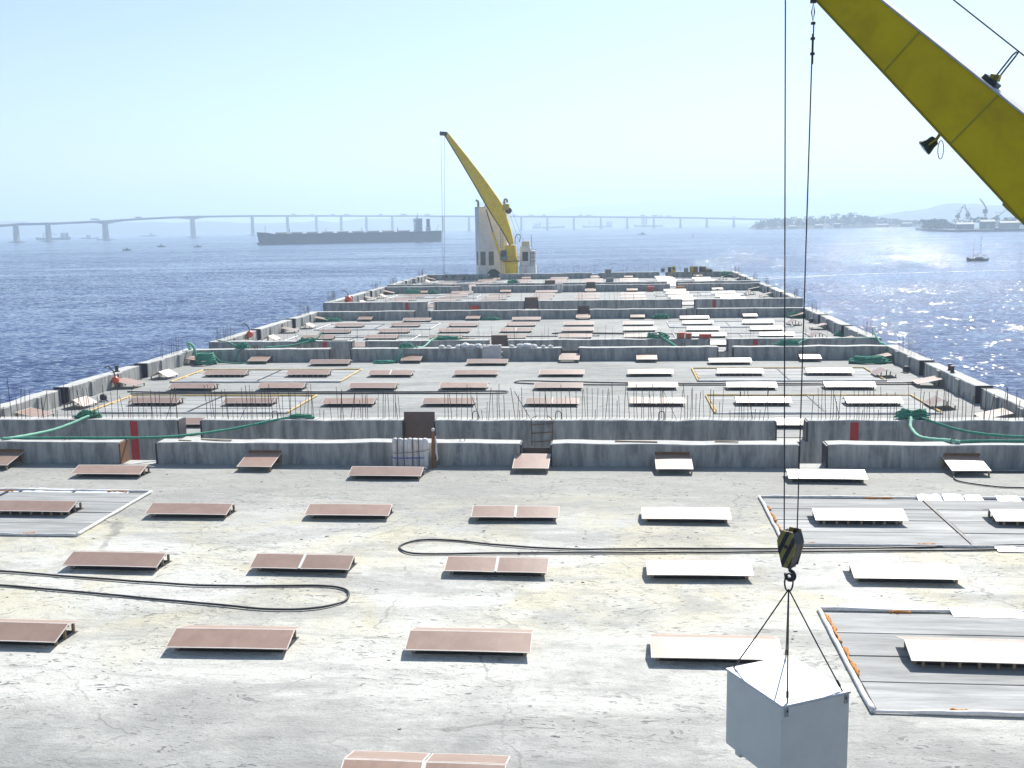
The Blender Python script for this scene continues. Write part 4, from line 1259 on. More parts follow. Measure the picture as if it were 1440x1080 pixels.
# pedestal and slewing house outside the frame, so the boom stands on something
MB().lathe([(1.25, 0), (1.25, 0.3), (1.0, 0.4), (1.0, 5.6), (1.3, 5.8), (1.3, 6.1)], (foot.x, foot.y - 0.2, 0.0), 24).build('pedestal', M['yellow'], nc)
MB().box(foot.x - 0.5, foot.x + 0.5, foot.y - 1.2, foot.y + 0.6, 6.1, foot.z + 0.4).build('slewing_house', M['yellow'], nc, bevel=0.05)
MB().tube([(foot.x, foot.y + 0.5, 6.6), tuple(el - u * 0.5)], 0.13, 12).build('luffing_cylinder', M['yellow2'], nc)
# floodlight under the boom
fp = A + (B - A) * 0.66 - u * 0.50
fl = empty('floodlight', fp, 0, 'dark green floodlight on a yellow bracket under the near crane boom', 'floodlight')
lamp_dir = (Vector((-0.74, 0.15, -0.58))).normalized()
MB().beam((0, 0, 0.06), Vector((-0.10, 0.03, -0.10)), 0.05, 0.05).build('mount', M['yellow2'], fl)
for q in (-0.10, 0.10):
    sdv = lamp_dir.cross(Vector((0, 0, 1))).normalized()
    MB().tube([Vector((-0.09, 0.03, -0.09)), Vector((-0.11, 0.03, -0.10)) + sdv * q, Vector((-0.11, 0.03, -0.10)) + sdv * q + lamp_dir * 0.17], 0.016, 6).build('bracket_arm', M['yellow2'], fl)
hs = MB()
dq = lamp_dir.to_track_quat('Z', 'Y')
prof = [(0.05, 0.0), (0.085, 0.02), (0.095, 0.09), (0.135, 0.20), (0.14, 0.225)]
hs.lathe(prof, (0, 0, 0), 14)
o = hs.build('housing', worn('dark_green_enamel', (0.030, 0.05, 0.032), (0.05, 0.05, 0.04), 0.4, 5), fl, smooth=False)
o.location, o.rotation_euler = Vector((-0.10, 0.03, -0.09)), dq.to_euler()
o = MB().lathe([(0.13, 0.227), (0.125, 0.235)], n=14).build('lens', M['glass'], fl)
o.location, o.rotation_euler = Vector((-0.10, 0.03, -0.09)), dq.to_euler()
MB().tube([(-0.02 + 0.045 * math.sin(a), 0.02, -0.26 + 0.15 * math.cos(a)) for a in [i * math.pi / 9 for i in range(18)]], 0.007, 5, closed=True).build('wire_loop', M['cable'], fl)

# far tower and crane beyond the last pontoon
fy = 278.0
base = empty('crane_pontoon', (0, fy, 0.6), 0, 'small concrete pontoon behind the last wall carrying tower and crane', 'pontoon')
MB().box(-46, -12, -6.5, 16, -7.8, 0).build('hull', M['wall'], base)
tw = empty('service_tower', (-32.4, fy + 4.2, 0.6), 0, 'tall white tower with three louvred openings behind the last pontoon', 'tower')
HT = 18.6
m = MB()
poly = [(-3.15, -4.0), (4.3, -4.0), (4.3, 4.0), (-4.5, 4.0), (-4.5, -0.9)]
m.hexa(poly, 0, HT)
m.build('tower_body', M['tower'], tw, bevel=0.06)
MB().hexa([(x * 1.012, y * 1.012) for x, y in poly], HT, HT + 0.18).build('roof_slab', M['tower'], tw)
for x in (-2.2, 0.0):
    o = MB().box(x - 0.68, x + 0.68, -4.03, -3.95, 3.5, 7.1).build('louvre_opening', M['recess'], tw)
    for j in range(9):
        MB().box(-0.64 + x, 0.64 + x, -4.08, -4.032, 3.65 + j * 0.38, 3.86 + j * 0.38).build('slat', M['recess'], o)
dcx, dcy = (-3.15 - 4.5) / 2, (-4.0 - 0.9) / 2
dv = Vector((-3.15 + 4.5, -4.0 + 0.9, 0)).normalized()
nv = Vector((dv.y, -dv.x, 0))
c0 = Vector((dcx, dcy, 5.3)) + (nv if nv.y < 0 else -nv) * 0.03
MB().beam(c0 - dv * 0.62, c0 + dv * 0.62, 0.08, 3.6).build('louvre_opening', M['recess'], tw)
m = MB()
arc = [(0.55 + 2.0 * math.cos(a * math.pi / 12), 2.5 * math.sin(a * math.pi / 12)) for a in range(13)]
plate(arc, -4.1, 0.16).build('arched_hatch', M['hull'], tw)
def pipe(x, y, pts, r):
    MB().tube(smooth_path(pts, 6), r, 10).build('exhaust_pipe', M['grey'], tw)
pipe(0, 0, [(-3.5, -1.5, HT), (-3.5, -1.5, HT + 1.2), (-3.6, -1.5, HT + 1.7), (-4.1, -1.5, HT + 2.0)], 0.3)
pipe(0, 0, [(3.4, -1.0, HT), (3.4, -1.0, HT + 1.6), (3.7, -1.0, HT + 2.1), (4.1, -1.0, HT + 1.9), (4.15, -1.0, HT + 1.2)], 0.28)
MB().tube(smooth_path([(-1.9, -2, HT), (-1.6, -2, HT + 0.5), (-0.9, -2, HT + 0.75), (-0.2, -2, HT + 0.5), (0.0, -2, HT)], 5), 0.11, 6).build('roof_rail', M['steel'], tw)

for x in (-3.0, -1.2, 0.6, 2.4, 4.1):
    MB().tube([(x, -3.8, HT + 0.15), (x, -3.8, HT + 1.2)], 0.05, 5).build('rail_post', M['steel'], tw)
for z in (0.65, 1.15):
    MB().tube([(-3.0, -3.8, HT + z), (4.1, -3.8, HT + z)], 0.04, 5).build('rail_bar', M['steel'], tw)
MB().tube([(2.6, -4.12, 0.2), (2.6, -4.12, HT + 1.0)], 0.05, 5).build('ladder_rail', M['grey'], tw)
MB().tube([(3.2, -4.12, 0.2), (3.2, -4.12, HT + 1.0)], 0.05, 5).build('ladder_rail', M['grey'], tw)
for j in range(24):
    MB().tube([(2.6, -4.12, 0.6 + j * 0.75), (3.2, -4.12, 0.6 + j * 0.75)], 0.04, 4).build('ladder_rung', M['grey'], tw)

fc = empty('far_deck_crane', (0, 0, 0), 0, 'yellow pedestal crane with raised boom in front of the white tower', 'crane')
Y0 = 274.0
MB().lathe([(1.75, 0.6), (1.75, 4.7), (2.0, 5.0), (2.0, 5.4)], (-26.75, Y0, 0), 20).build('pedestal', M['yellow'], fc)
MB().hexa([(-28.7, Y0 - 1.6), (-25.2, Y0 - 1.6), (-25.2, Y0 + 1.6), (-28.7, Y0 + 1.6)], 5.4, 9.4, 0, [(-28.2, Y0 - 1.4), (-25.6, Y0 - 1.4), (-25.6, Y0 + 1.4), (-28.2, Y0 + 1.4)]).build('slewing_house', M['yellow'], fc, bevel=0.1)
cb = MB()
cb.hexa([(-29.4, Y0 - 2.3), (-27.6, Y0 - 2.3), (-27.6, Y0 - 1.62), (-29.4, Y0 - 1.62)], 5.6, 8.2, 0, [(-29.2, Y0 - 2.5), (-27.6, Y0 - 2.5), (-27.6, Y0 - 1.62), (-29.2, Y0 - 1.62)])
cab = cb.build('cab', M['grey'], fc, bevel=0.06)
MB().add([(-29.2, Y0 - 2.46, 6.5), (-27.8, Y0 - 2.46, 6.5), (-27.8, Y0 - 2.52, 7.9), (-29.05, Y0 - 2.52, 7.9)], [(0, 1, 2, 3)]).build('cab_window', M['glass'], cab)
m = MB()
stf = [(Vector((-26.4, Y0, 9.6)), 1.1, 1.1), (Vector((-27.6, Y0, 13.0)), 1.3, 2.0), (Vector((-30.3, Y0, 18.9)), 1.5, 3.6), (Vector((-31.6, Y0, 21.0)), 1.45, 3.5), (Vector((-34.6, Y0, 25.8)), 1.3, 2.9), (Vector((-38.6, Y0, 31.8)), 1.05, 2.0), (Vector((-42.9, Y0, 38.0)), 0.8, 1.0)]
sF, uF, dF = boom_section(m, stf)
m.build('boom', M['yellow'], fc, bevel=0.04)
m = MB()
vs = []
for c, w, h in stf:
    vv = Vector(c) - uF * (h / 2 + 0.05) * (1 if uF.z > 0 else -1)
    for p, q in ((-1, -1), (1, -1), (1, 1), (-1, 1)):
        vs.append(vv + sF * (p * (w + 0.24) / 2) + uF * (q * 0.13))
nS = len(stf)
m.add(vs, [(3, 2, 1, 0), tuple((nS - 1) * 4 + j for j in range(4))] + [(i * 4 + j, i * 4 + (j + 1) % 4, (i + 1) * 4 + (j + 1) % 4, (i + 1) * 4 + j) for i in range(nS - 1) for j in range(4)])
m.build('lower_flange', M['steel'], fc)
MB().beam((-42.6, Y0, 37.9), (-44.6, Y0, 38.1), 0.9, 1.0).build('boom_head', M['steel'], fc, bevel=0.15)
MB().tube([(-44.3, Y0, 38), (-44.65, Y0, 2.2)], 0.035, 5).build('hoist_cable', M['cable'], fc)
MB().tube([(-43.4, Y0, 38), (-44.3, Y0, 2.2)], 0.035, 5).build('hoist_cable', M['cable'], fc)
MB().tube([(-28.9, Y0 - 0.9, 5.0), (-31.3, Y0 - 0.9, 12.9)], 0.28, 10).build('luffing_cylinder', M['yellow'], fc)
MB().tube([(-31.3, Y0 - 0.9, 12.9), (-32.9, Y0 - 0.8, 18.6)], 0.14, 8).build('cylinder_rod', M['steel'], fc)
wn_ = Vector((-27.9, Y0, 19.9))
MB().box(wn_.x - 0.7, wn_.x + 0.9, Y0 - 0.8, Y0 + 0.8, 18.4, 19.9).build('winch', M['yellow2'], fc, bevel=0.1)
o = MB().lathe([(0.8, -0.75), (0.55, -0.7), (0.55, 0.7), (0.8, 0.75)], n=14).build('winch_drum', M['steel'], fc)
o.location, o.rotation_euler = (wn_.x + 0.7, Y0, 18.2), (R(90), 0, 0)
for dx in (0.0, 1.3):
    MB().tube([(-27.2 + dx * 0.6, Y0 - 0.5, 18.6), (-24.6 + dx, Y0 - 0.4, 10.2)], 0.03, 5).build('stay_cable', M['cable'], fc)
MB().tube(smooth_path([(-25.6, Y0 - 0.3, 9.5), (-25.5, Y0 - 0.3, 11.3), (-24.8, Y0 - 0.3, 12.2), (-24.2, Y0 - 0.3, 11.6), (-24.5, Y0 - 0.3, 10.2)], 5), 0.09, 6).build('hydraulic_hose', M['rubber'], fc)
for j in range(9):
    a = R(200 + j * 40)
    MB().tube([(-26.75 + 2.3 * math.cos(a), Y0 + 2.3 * math.sin(a), 5.3), (-26.75 + 2.3 * math.cos(a), Y0 + 2.3 * math.sin(a), 6.5)], 0.05, 4).build('rail_post', M['yellow2'], fc)
MB().tube([(-26.75 + 2.3 * math.cos(R(i * 18)), Y0 + 2.3 * math.sin(R(i * 18)), 6.5) for i in range(20)], 0.05, 4, closed=True).build('guard_rail', M['yellow2'], fc)
MB().lathe([(2.4, 5.22), (2.4, 5.38)], (-26.75, Y0, 0), 20).build('platform', M['steel'], fc)
ldr = Vector((-25.7, Y0 - 1.7, 0))
for x in (-0.35, 0.35):
    MB().tube([(ldr.x + x, ldr.y, 4.4), (ldr.x + x, ldr.y, 9.4)], 0.05, 5).build('ladder_rail', M['yellow2'], fc)
for j in range(12):
    MB().tube([(ldr.x - 0.35, ldr.y, 4.6 + j * 0.4), (ldr.x + 0.35, ldr.y, 4.6 + j * 0.4)], 0.035, 4).build('ladder_rung', M['yellow2'], fc)
mh = empty('machine_house', (-22.6, Y0 + 1.8, 0.6), 0, 'cream machinery cabin with railings right of the far crane', 'cabin')
MB().box(-2.1, 2.2, -1.8, 2.6, 0, 3.4).build('lower_housing', M['tower'], mh, bevel=0.05)
MB().box(-1.9, 0.9, -1.2, 2.0, 3.42, 8.0).build('cabin_body', M['tower'], mh, bevel=0.05)
MB().box(-1.25, 0.25, -1.26, -1.18, 4.6, 7.0).build('window', M['glass'], mh, bevel=0.1)
MB().box(-1.8, 0.8, -1.35, -0.9, 8.02, 8.35).build('roof_lip', M['tower'], mh)
MB().box(-1.4, 0.6, -1.0, 1.8, 8.37, 9.7).build('roof_unit', worn('cream_paint', (0.60, 0.54, 0.34), (0.45, 0.40, 0.28), 0.6, 1), mh, bevel=0.05)
MB().box(1.0, 2.1, -1.5, 2.3, 3.42, 7.2).build('side_locker', M['tower'], mh, bevel=0.05)
for z in (4.6, 5.6, 6.6):
    MB().tube([(0.95, -1.9, z), (2.3, -1.9, z)], 0.05, 5).build('rail_bar', M['steel'], mh)
for x in (0.95, 1.6, 2.3):
    MB().tube([(x, -1.9, 3.4), (x, -1.9, 7.8)], 0.05, 5).build('rail_post', M['steel'], mh)
MB().tube([(1.1, 0, 7.2), (1.1, 0, 11.2)], 0.06, 5).build('mast', M['steel'], mh)
MB().tube(smooth_path([(1.2, -1.95, 0.2), (1.0, -2.0, 2.4), (0.2, -2.0, 3.4)], 4), 0.07, 5).build('pipe', M['boxlid'], mh)

# ------------------------------------------------------------------ bridge
# piers: (x, y, deck z) in metres; the deck curves away from the left
def rayY(x33, Y):
    return x33 * Y / 3300.0
PIERS = [(-1999, 2010, 30.5), (-1942, 2060, 32.9), (-1832, 2100, 33.3), (-1638, 2300, 38.4), (-1345, 2610, 48.3), (-1148, 2880, 50.8), (-1033, 3100, 51.5), (-939, 3300, 52.2), (-859, 3300, 50.6),
         (-778, 3300, 49.0), (-695, 3300, 47.4), (-616, 3300, 46.0), (-534, 3300, 44.2), (-452, 3300, 42.4), (-370, 3300, 40.6), (-288, 3300, 38.8), (-207, 3300, 37.1), (-125, 3300, 35.3), (-42, 3300, 33.5),
         (39, 3300, 31.5), (120, 3300, 29.4), (201, 3300, 27.2), (281, 3300, 24.3), (362, 3300, 21.2), (443, 3300, 18.4), (524, 3300, 15.0)]
br = empty('long_bridge', (0, 3300, SEA), 0, 'long hazy concrete bridge on many piers across the bay', 'bridge')
PP = [(rayY(x, Y), Y - 3300, z - SEA) for x, Y, z in PIERS]
def haunch(i0, i1, t):
    main = i0 in (3, 4, 2)
    base_t = 5.0
    if not main: return base_t
    e = min(t, 1 - t)
    a = 9.5 if (t < .5 and i0 in (3, 4)) or (t >= .5 and i1 in (3, 4)) else 5.0
    return base_t + (a - base_t) * max(0, 1 - e / 0.22) ** 2
for i in range(len(PP) - 1):
    a, b2 = Vector(PP[i]), Vector(PP[i + 1])
    m = MB()
    vs = []
    n = 12 if i in (2, 3, 4) else 2
    d = (b2 - a)
    sdn = Vector((-d.y, d.x, 0)).normalized()
    for q in range(n + 1):
        t = q / n
        c = a + d * t
        if i in (3,):
            c.z += 4 * t * (1 - t)
        th = haunch(i, i + 1, t)
        for off, zz in ((-12.5, 0), (12.5, 0), (12.5, -1.3), (6, -th), (-6, -th), (-12.5, -1.3)):
            v = c + sdn * off
            vs.append((v.x, v.y, v.z + zz))
    fs = [(q * 6 + j, q * 6 + (j + 1) % 6, (q + 1) * 6 + (j + 1) % 6, (q + 1) * 6 + j) for q in range(n) for j in range(6)]
    fs += [(5, 4, 3, 2, 1, 0), tuple(n * 6 + j for j in range(6))]
    m.add(vs, fs)
    m.build('deck_span', M['bridge'], br)
for i, (x, y, z) in enumerate(PP):
    if i == 0: continue
    big = i in (3, 4)
    w = (4.6 if big else 3.2)
    th = 9.0 if big else 4.9
    pr = MB().hexa([(x - w, y - 7), (x + w, y - 7), (x + w, y + 7), (x - w, y + 7)], 2.0, z - th, 0, [(x - w * .75, y - 6), (x + w * .75, y - 6), (x + w * .75, y + 6), (x - w * .75, y + 6)]).build('pier', M['bridge'], br)
    fw = 3.4 if i < 7 else 1.9
    MB().box(x - w * fw, x + w * fw, y - 12, y + 12, -0.5, 2.0).build('footing', M['bridge'], pr)
tr = random.Random(3)
def lorry(x, y, z, L, H, mat):
    o = empty('lorry', (x, y, z), 0, 'tiny lorry crossing the far bridge deck', 'lorry', 'lorries on the far bridge')
    MB().box(-L / 2, L * 0.28, -1.3, 1.3, 0.9, H).build('body', mat, o)
    MB().box(L * 0.3, L / 2, -1.25, 1.25, 0.6, H * 0.8).build('cab', M['shipwhite'], o)
for q in range(22):
    i = tr.randrange(2, len(PP) - 3)
    t = tr.random()
    a, b2 = Vector(PP[i]), Vector(PP[i + 1])
    c = a + (b2 - a) * t
    lorry(c.x, 3300 + c.y - 8, SEA + c.z, tr.uniform(9, 20), tr.uniform(3.2, 4.6), M['shipwhite'] if q % 3 else M['grey'])

# ------------------------------------------------------------------ ships and boats
def hull_mesh(L, Bm, fb_, bowh, sternh, draft=2.5, n=24):
    """hull along +x from bow (0) to stern (L); waterline at z=0"""
    m = MB()
    vs = []
    for i in range(n + 1):
        t = i / n
        x = L * t
        wd = Bm / 2 * min(1.0, (t / 0.16) ** 0.6 if t < 0.16 else 1.0) * (1.0 if t < 0.86 else 1 - 0.35 * ((t - 0.86) / 0.14) ** 2)
        wl = Bm / 2 * (min(1.0, ((max(0, t - 0.015)) / 0.2) ** 0.8) if t < 0.2 else 1.0) * (1.0 if t < 0.84 else max(0.12, 1 - ((t - 0.84) / 0.16) ** 1.6))
        top = fb_ + (bowh * max(0, 1 - t / 0.075) ** 0.35 if t < 0.075 else 0) + (sternh if t > 0.93 else 0)
        xo = -L * 0.012 * max(0, 1 - t / 0.05)
        vs += [(x + xo, -max(wd, 0.3), top), (x, -max(wl, 0.25), 0.0), (x + (2 if i == n else 0), -max(wl, 0.25) * 0.9, -draft), (x, max(wl, 0.25) * 0.9, -draft), (x, max(wl, 0.25), 0.0), (x + xo, max(wd, 0.3), top)]
    for i in range(n):
        for j in range(6):
            m.f.append((i * 6 + j, i * 6 + (j + 1) % 6, (i + 1) * 6 + (j + 1) % 6, (i + 1) * 6 + j))
    m.f += [(5, 4, 3, 2, 1, 0), tuple(n * 6 + j for j in range(6))]
    m.v = vs
    m.mi = [0] * len(m.f)
    return m
bow, stern = Vector((-449, 1313, SEA)), Vector((-226, 1377.5, SEA))
Ls = (stern - bow).length
sh = empty('bulk_carrier', bow, math.atan2(stern.y - bow.y, stern.x - bow.x), 'large dark bulk carrier at anchor in front of the bridge', 'ship')
hull_mesh(Ls, 32, 13.0, 2.6, 0.6, 1.2).build('hull', M['hull'], sh)
hb2 = MB()
lt = [(3.5 * math.cos(a * math.pi / 6), 2.2 * math.sin(a * math.pi / 6)) for a in range(12)]
hb2.add([(-3.0 + 0 * y, y, z + 0.4) for y, z in lt] + [(4.0, y, z + 0.4) for y, z in lt], [tuple(range(11, -1, -1)), tuple(range(12, 24))] + [(i, (i + 1) % 12, 12 + (i + 1) % 12, 12 + i) for i in range(12)])
hb2.build('bulb', M['hullred'], sh)
for i in range(9):
    x0 = 20 + i * 19.4
    c = MB().box(x0 + 1, x0 + 14.5, -9, 9, 13.02, 14.1).build('hatch_coaming', M['grey'], sh)
    MB().hexa([(x0, -10), (x0 + 15.5, -10), (x0 + 15.5, 10), (x0, 10)], 14.12, 15.2, 0, [(x0 + .5, -8), (x0 + 15, -8), (x0 + 15, 8), (x0 + .5, 8)]).build('hatch_cover', M['recess'], c)
ac = MB().box(198, 206.5, -14, 14, 13.02, 26.5).build('accommodation', M['shipwhite'], sh)
MB().box(197.5, 206.5, -15.5, 15.5, 26.52, 29.6).build('bridge_deck', M['shipwhite'], sh)
MB().box(197.35, 197.49, -14, 14, 27.4, 28.9).build('bridge_windows', M['glass'], sh)
for j in range(4):
    MB().box(197.85, 197.99, -12, 12, 15.2 + j * 2.9, 16.4 + j * 2.9).build('window_band', M['glass'], ac)
MB().box(213.5, 217.5, -4, 4, 13.02, 29.0).build('funnel', M['hull'], sh, bevel=0.5)
MB().box(213.0, 218.0, -6, 6, 13.0, 19.0).build('engine_casing', M['shipwhite'], sh)
MB().tube([(202, 0, 29.6), (202, 0, 37)], 0.35, 6).build('radar_mast', M['shipwhite'], sh)
MB().beam((202, -3, 34), (202, 3, 34), 0.4, 0.4).build('yard', M['shipwhite'], sh)
MB().tube([(8, 0, 15), (8, 0, 23.5)], 0.3, 6).build('foremast', M['shipwhite'], sh)
MB().tube([(226, 0, 13), (229.5, 0, 21)], 0.3, 5).build('ensign_staff', M['shipwhite'], sh)
for i in range(4):
    x = 38.0 + i * 46
    MB().tube([(x, 8, 13), (x, 8, 19)], 0.4, 6).build('vent_post', M['grey'], sh)

def small_ship(x, y, L, label, rz, cranes=True, house=0.75, tall=1.0, mat='hull'):
    o = empty('anchored_ship', (x, y, SEA), rz, label, 'ship', 'small ships anchored in the haze')
    hull_mesh(L, L * 0.15, L * 0.06, L * 0.03, L * 0.02, 0.6, 14).build('hull', M[mat], o)
    hx = L * house
    MB().box(hx, hx + L * 0.13, -L * .06, L * .06, L * 0.061, L * 0.19 * tall).build('deckhouse', M['shipwhite'], o)
    MB().box(hx + L * 0.15, hx + L * 0.19, -L * .03, L * .03, L * 0.061, L * 0.20 * tall).build('funnel', M['hull'], o)
    MB().tube([(hx + L * .06, 0, L * .19 * tall), (hx + L * .06, 0, L * 0.29 * tall)], L * .006, 5).build('mast', M['shipwhite'], o)
    if cranes:
        for q in (0.22, 0.45):
            MB().tube([(L * q, 0, L * .06), (L * q, 0, L * .2)], L * .012, 6).build('derrick_post', M['grey'], o)
            MB().tube([(L * q, 0, L * .19), (L * (q + .16), 0, L * .14)], L * .007, 5).build('derrick_boom', M['grey'], o)
small_ship(-1455, 2560, 88, 'small ship with derricks anchored under the left bridge spans', 0.05)
small_ship(-1420, 2720, 46, 'short pale workboat right of the derrick ship', 0.1, False, 0.35, 1.1, 'shipwhite')
small_ship(-1545, 3350, 52, 'small hazy ship between the two tallest bridge piers', 0.0, False, 0.6)
small_ship(-470, 4000, 70, 'faint ship behind the bridge just right of the bulk carrier', 0, True, 0.1)
small_ship(-330, 4300, 130, 'faint long ship behind the bridge right of the tower', 0, True, 0.05, 0.8)
small_ship(-130, 4350, 120, 'faint ship behind the bridge at mid width', 0, True, 0.8, 1.0)
small_ship(75, 4100, 110, 'tall hazy ship behind the bridge left of the island', 0, False, 0.25, 1.9)
def launch(x, y, L, rz, label, mat='grey'):
    o = empty('motor_launch', (x, y, SEA), rz, label, 'boat', 'small motor boats on the bay')
    hull_mesh(L, L * .28, L * .11, L * .04, 0, 0.2, 12).build('hull', M[mat], o)
    MB().hexa([(L * .38, -L * .1), (L * .7, -L * .1), (L * .7, L * .1), (L * .38, L * .1)], L * .112, L * .26, 0, [(L * .45, -L * .08), (L * .68, -L * .08), (L * .68, L * .08), (L * .45, L * .08)]).build('cabin', M['shipwhite'], o)
    MB().tube([(L * .5, 0, L * .26), (L * .5, 0, L * .45)], L * .012, 5).build('mast', M['steel'], o)
launch(-515, 1072, 9, 0.1, 'small dark boat on open water, leftmost of three below the bridge', 'hull')
launch(-562, 1264, 10, 0.0, 'small dark boat, middle of three below the bridge', 'hull')
launch(-489, 1200, 9, 0.0, 'small dark boat closest to the bulk carrier bow', 'hull')
launch(38, 1734, 13, math.pi * 0 + 0.05, 'fast launch pulling a white wake before the island', 'grey')
bu = empty('channel_buoy', (103, 1414, SEA), 0, 'tiny dark channel buoy right of the fast launch', 'buoy')
MB().lathe([(1.4, -.3), (1.5, .5), (.5, 1.0), (.35, 3.2), (.1, 3.6)], n=10).build('body', M['redbright'], bu)
MB().lathe([(.3, 3.6), (.3, 4.2)], n=8).build('topmark', M['steel'], bu)
# schooner under bare masts
sc_ = empty('schooner', (164.6, 516, SEA), R(-4), 'two-masted sailing boat with bare masts and a white wake', 'sailboat')
hull_mesh(9.6, 2.8, 1.25, 0.5, 0.15, 0.3, 16).build('hull', M['hull'], sc_)
MB().box(3.6, 7.2, -0.8, 0.8, 1.26, 1.9).build('deckhouse', M['shipwhite'], sc_, bevel=0.05)
for x, h in ((2.9, 10.4), (6.0, 12.0)):
    mt = MB().tube([(x, 0, 1.2), (x + .1, 0, h)], [0.12, 0.05], 6).build('mast', M['sail'], sc_)
    MB().tube([(x, 0, 2.6), (x + 2.7, 0, 2.7)], 0.08, 6).build('boom', M['sail'], sc_)
MB().tube([(0.2, 0, 1.6), (-1.6, 0, 2.1)], 0.07, 6).build('bowsprit', M['sail'], sc_)
MB().tube([(3.1, 0, 2.75), (5.6, 0, 2.85)], 0.16, 6).build('furled_sail', M['shipwhite'], sc_)
MB().tube([(6.2, 0, 2.75), (8.7, 0, 2.85)], 0.16, 6).build('furled_sail', M['shipwhite'], sc_)

def streak(name, pts, w, label):
    q = smooth_path([(x, y, SEA + 0.06) for x, y in pts], 8)
    m = MB()
    vs, fs = [], []
    for i, p in enumerate(q):
        t = i / (len(q) - 1)
        a = q[min(i + 1, len(q) - 1)] - q[max(i - 1, 0)]
        nn = Vector((-a.y, a.x, 0)).normalized()
        ww = w * (0.35 + 0.65 * math.sin(math.pi * min(1, 0.15 + t * 0.85))) * (1 + 0.25 * mnoise.noise(Vector((i * .8, 1, w))))
        vs += [p - nn * ww / 2, p + nn * ww / 2]
    for i in range(len(q) - 1):
        fs.append((i * 2, i * 2 + 2, i * 2 + 3, i * 2 + 1))
    m.add(vs, fs)
    return tag(m.build(name, M['foamy']), label, None, None, 'stuff')
streak('wake', [(173.5, 513), (179, 507), (188, 498), (205, 486)], 2.6, 'white wake trailing behind the sailing boat')
streak('wake', [(50, 1730), (75, 1742), (110, 1756), (150, 1762)], 4.5, 'white wake trailing behind the fast launch')
streak('wake', [(30, 392), (63, 393), (88, 405), (118, 414), (156, 424), (190, 430)], 1.8, 'old curved wake line on the water at the right')
streak('wake', [(52, 378), (62, 386), (74, 392)], 1.6, 'short foam streak on the water beside the last pontoon')

# ------------------------------------------------------------------ island and shipyard
ridge('island', [(300, SEA), (315, 6), (350, 13), (410, 16), (470, 18), (515, 22), (560, 13), (620, 9), (680, 4), (720, SEA)], 2420, 220, M['earth'], 'wooded island at the right end of the bridge', n=60)
def clumps(name, spots, label, mat):
    m = MB()
    for (x, y, z, r) in spots:
        for _ in range(16):
            d = Vector((jit(1), jit(1), random.uniform(-0.5, 1)))
            if d.length > 1.1: d = d.normalized()
            c = Vector((x, y, z)) + Vector((d.x * r, d.y * r, d.z * r * 0.85))
            a = Vector((jit(1), jit(1), jit(1))).normalized()
            b_ = a.orthogonal().normalized()
            e = a.cross(b_)
            k = r * random.uniform(0.25, 0.5)
            m.add([c - b_ * k, c + e * k * .8, c + b_ * k, c - e * k * .9 + a * k * .5], [(0, 1, 2, 3)])
    return tag(m.build(name, mat), label, None, None, 'stuff')
def crest_isl(x):
    pts = [(300, 0), (315, 12), (350, 18), (410, 22), (470, 25), (515, 30), (560, 20), (620, 13), (680, 6), (720, 0)]
    for (a, za), (b_, zb) in zip(pts, pts[1:]):
        if a <= x <= b_: return za + (zb - za) * (x - a) / (b_ - a)
    return 0
sp_ = []
for _ in range(620):
    x = random.uniform(305, 700)
    k = random.random()
    h = crest_isl(x)
    sp_.append((x, 2320 + k * 90, SEA + h * (0.25 + 0.75 * k) * random.uniform(0.8, 1.0) + random.uniform(1, 4), random.uniform(2.2, 5.0)))
clumps('treeline', sp_, 'dense trees covering the hazy island', M['leaf'])
for i, (x, h, w) in enumerate([(430, 7, 16), (468, 9, 12), (560, 6, 26), (610, 8, 20), (375, 6, 14)]):
    o = empty('shore_building', (x, 2306, SEA), 0, ['pale low shed on the island shore, second from left', 'pale block on the island shore, third from left', 'long pale shed on the island shore', 'pale hall at the right end of the island', 'small pale shed at the left end of the island'][i], 'building', 'buildings on the island shore')
    MB().box(-w / 2, w / 2, -5, 5, 0.5, h).build('wall', M['earth'] if i % 2 else M['roof'], o)
    MB().hexa([(-w / 2 - .5, -5.5), (w / 2 + .5, -5.5), (w / 2 + .5, 5.5), (-w / 2 - .5, 5.5)], h + .02, h + 2, 0, [(-w / 2, -.5), (w / 2, -.5), (w / 2, .5), (-w / 2, .5)]).build('roof', M['roof'], o)
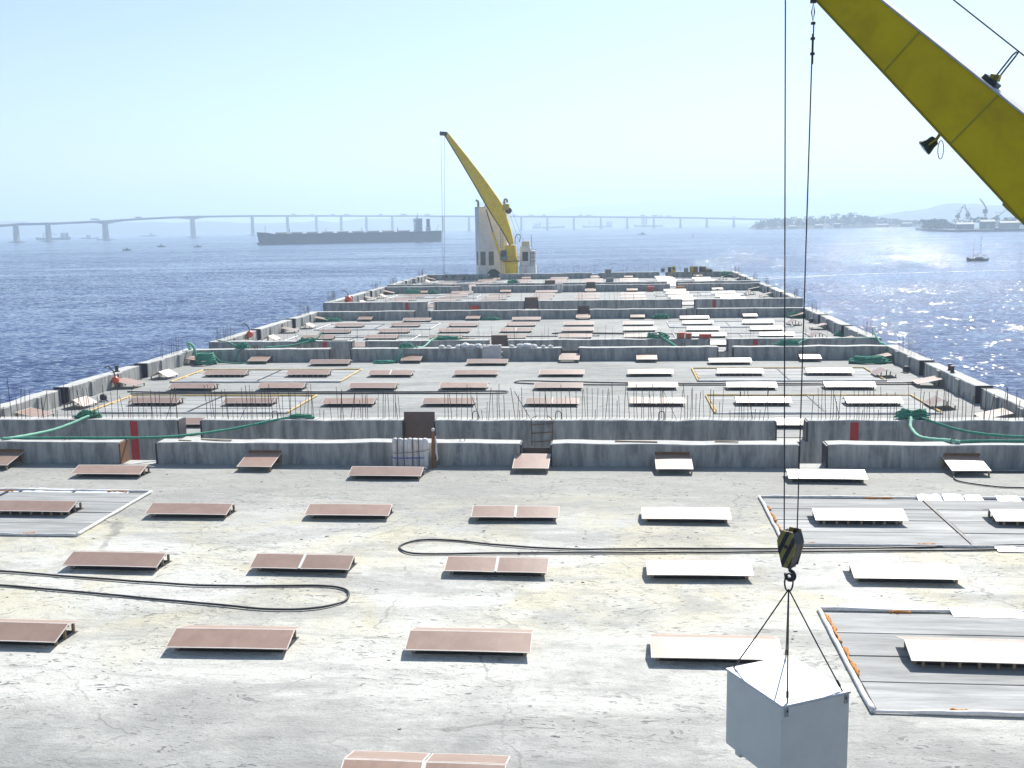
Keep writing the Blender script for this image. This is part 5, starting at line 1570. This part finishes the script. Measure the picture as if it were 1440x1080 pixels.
# shipyard point
sy = 1560
MB_q = MB().hexa([(450, 1480), (760, 1400), (900, 1700), (480, 1760)], SEA - 1, SEA + 3.0)
tag(MB_q.build('quay', M['earth']), 'low stone shipyard quay at the right shore', None, None, 'structure')
sp_ = []
for _ in range(420):
    x = random.uniform(455, 640) if random.random() < .75 else random.uniform(455, 485)
    h = 13 if x < 482 else (6 if x < 500 else 14)
    sp_.append((x, 1590 + random.uniform(0, 60), SEA + 3 + random.uniform(0, h), random.uniform(1.6, 3.4)))
clumps('shore_trees', sp_, 'dark trees behind the shipyard sheds', M['leaf'])
for i, (x, y, w, h) in enumerate([(480, 1520, 22, 7), (508, 1515, 18, 10), (535, 1510, 24, 8), (566, 1500, 26, 12), (600, 1500, 30, 9)]):
    o = empty('shipyard_shed', (x, y, SEA + 3.0), -0.2, [f'shipyard shed on the right quay, {ORD[i]} from left'][0], 'building', 'sheds on the shipyard quay')
    MB().box(-w / 2, w / 2, -8, 8, 0, h).build('wall', M['roof'] if i % 2 == 0 else M['earth'], o)
    MB().hexa([(-w / 2 - .5, -8.5), (w / 2 + .5, -8.5), (w / 2 + .5, 8.5), (-w / 2 - .5, 8.5)], h + .02, h + 2.5, 0, [(-w / 2, -.5), (w / 2, -.5), (w / 2, .5), (-w / 2, .5)]).build('roof', M['roof'], o)
    MB().box(-w * .15, w * .15, -8.06, -8.02, 0, h * .7).build('door', M['grey'], o)
small_ship(500, 1462, 62, 'dark ship lying along the shipyard quay', -0.25, False, 0.7, 0.8)
def luffer(x, y, h, jib, face, label):
    o = empty('quay_crane', (x, y, SEA + 3), 0, label, 'crane', 'luffing cranes in the shipyard')
    for q in (-2.2, 2.2):
        MB().tube([(q * 1.5, 0, 0), (q * 0.5, 0, h * .45)], 0.55, 5).build('leg', M['grey'], o)
    MB().tube([(0, 0, h * .42), (0, 0, h * .72)], 1.0, 6).build('column', M['grey'], o)
    MB().box(-3.2, 2.4, -1.8, 1.8, h * .5, h * .64).build('cab', M['grey'], o)
    a = (face * 1.5, 0, h * .66)
    b_ = (face * jib, 0, h)
    MB().tube([a, b_], [0.8, 0.4], 5).build('jib', M['grey'], o)
    MB().tube([b_, (face * (jib + 7), 0, h * .84)], [0.5, 0.3], 5).build('fly_jib', M['grey'], o)
    MB().tube([(0, 0, h * .72), (-face * 3, 0, h * .86), tuple(Vector(a) * .5 + Vector(b_) * .5)], 0.35, 5).build('luffing_strut', M['grey'], o)
luffer(515, 1545, 42, -9, 1, 'tallest luffing crane in the shipyard, arm raised left')
luffer(503, 1580, 34, 5, -1, 'slim luffing crane left of the tallest shipyard crane')
luffer(486, 1570, 31, 6, 1, 'leftmost thin crane of the shipyard')
luffer(536, 1560, 26, 12, 1, 'small luffing crane at the right of the shipyard')
luffer(560, 1550, 30, 13, 1, 'slanting shipyard crane beside the yellow boom edge')
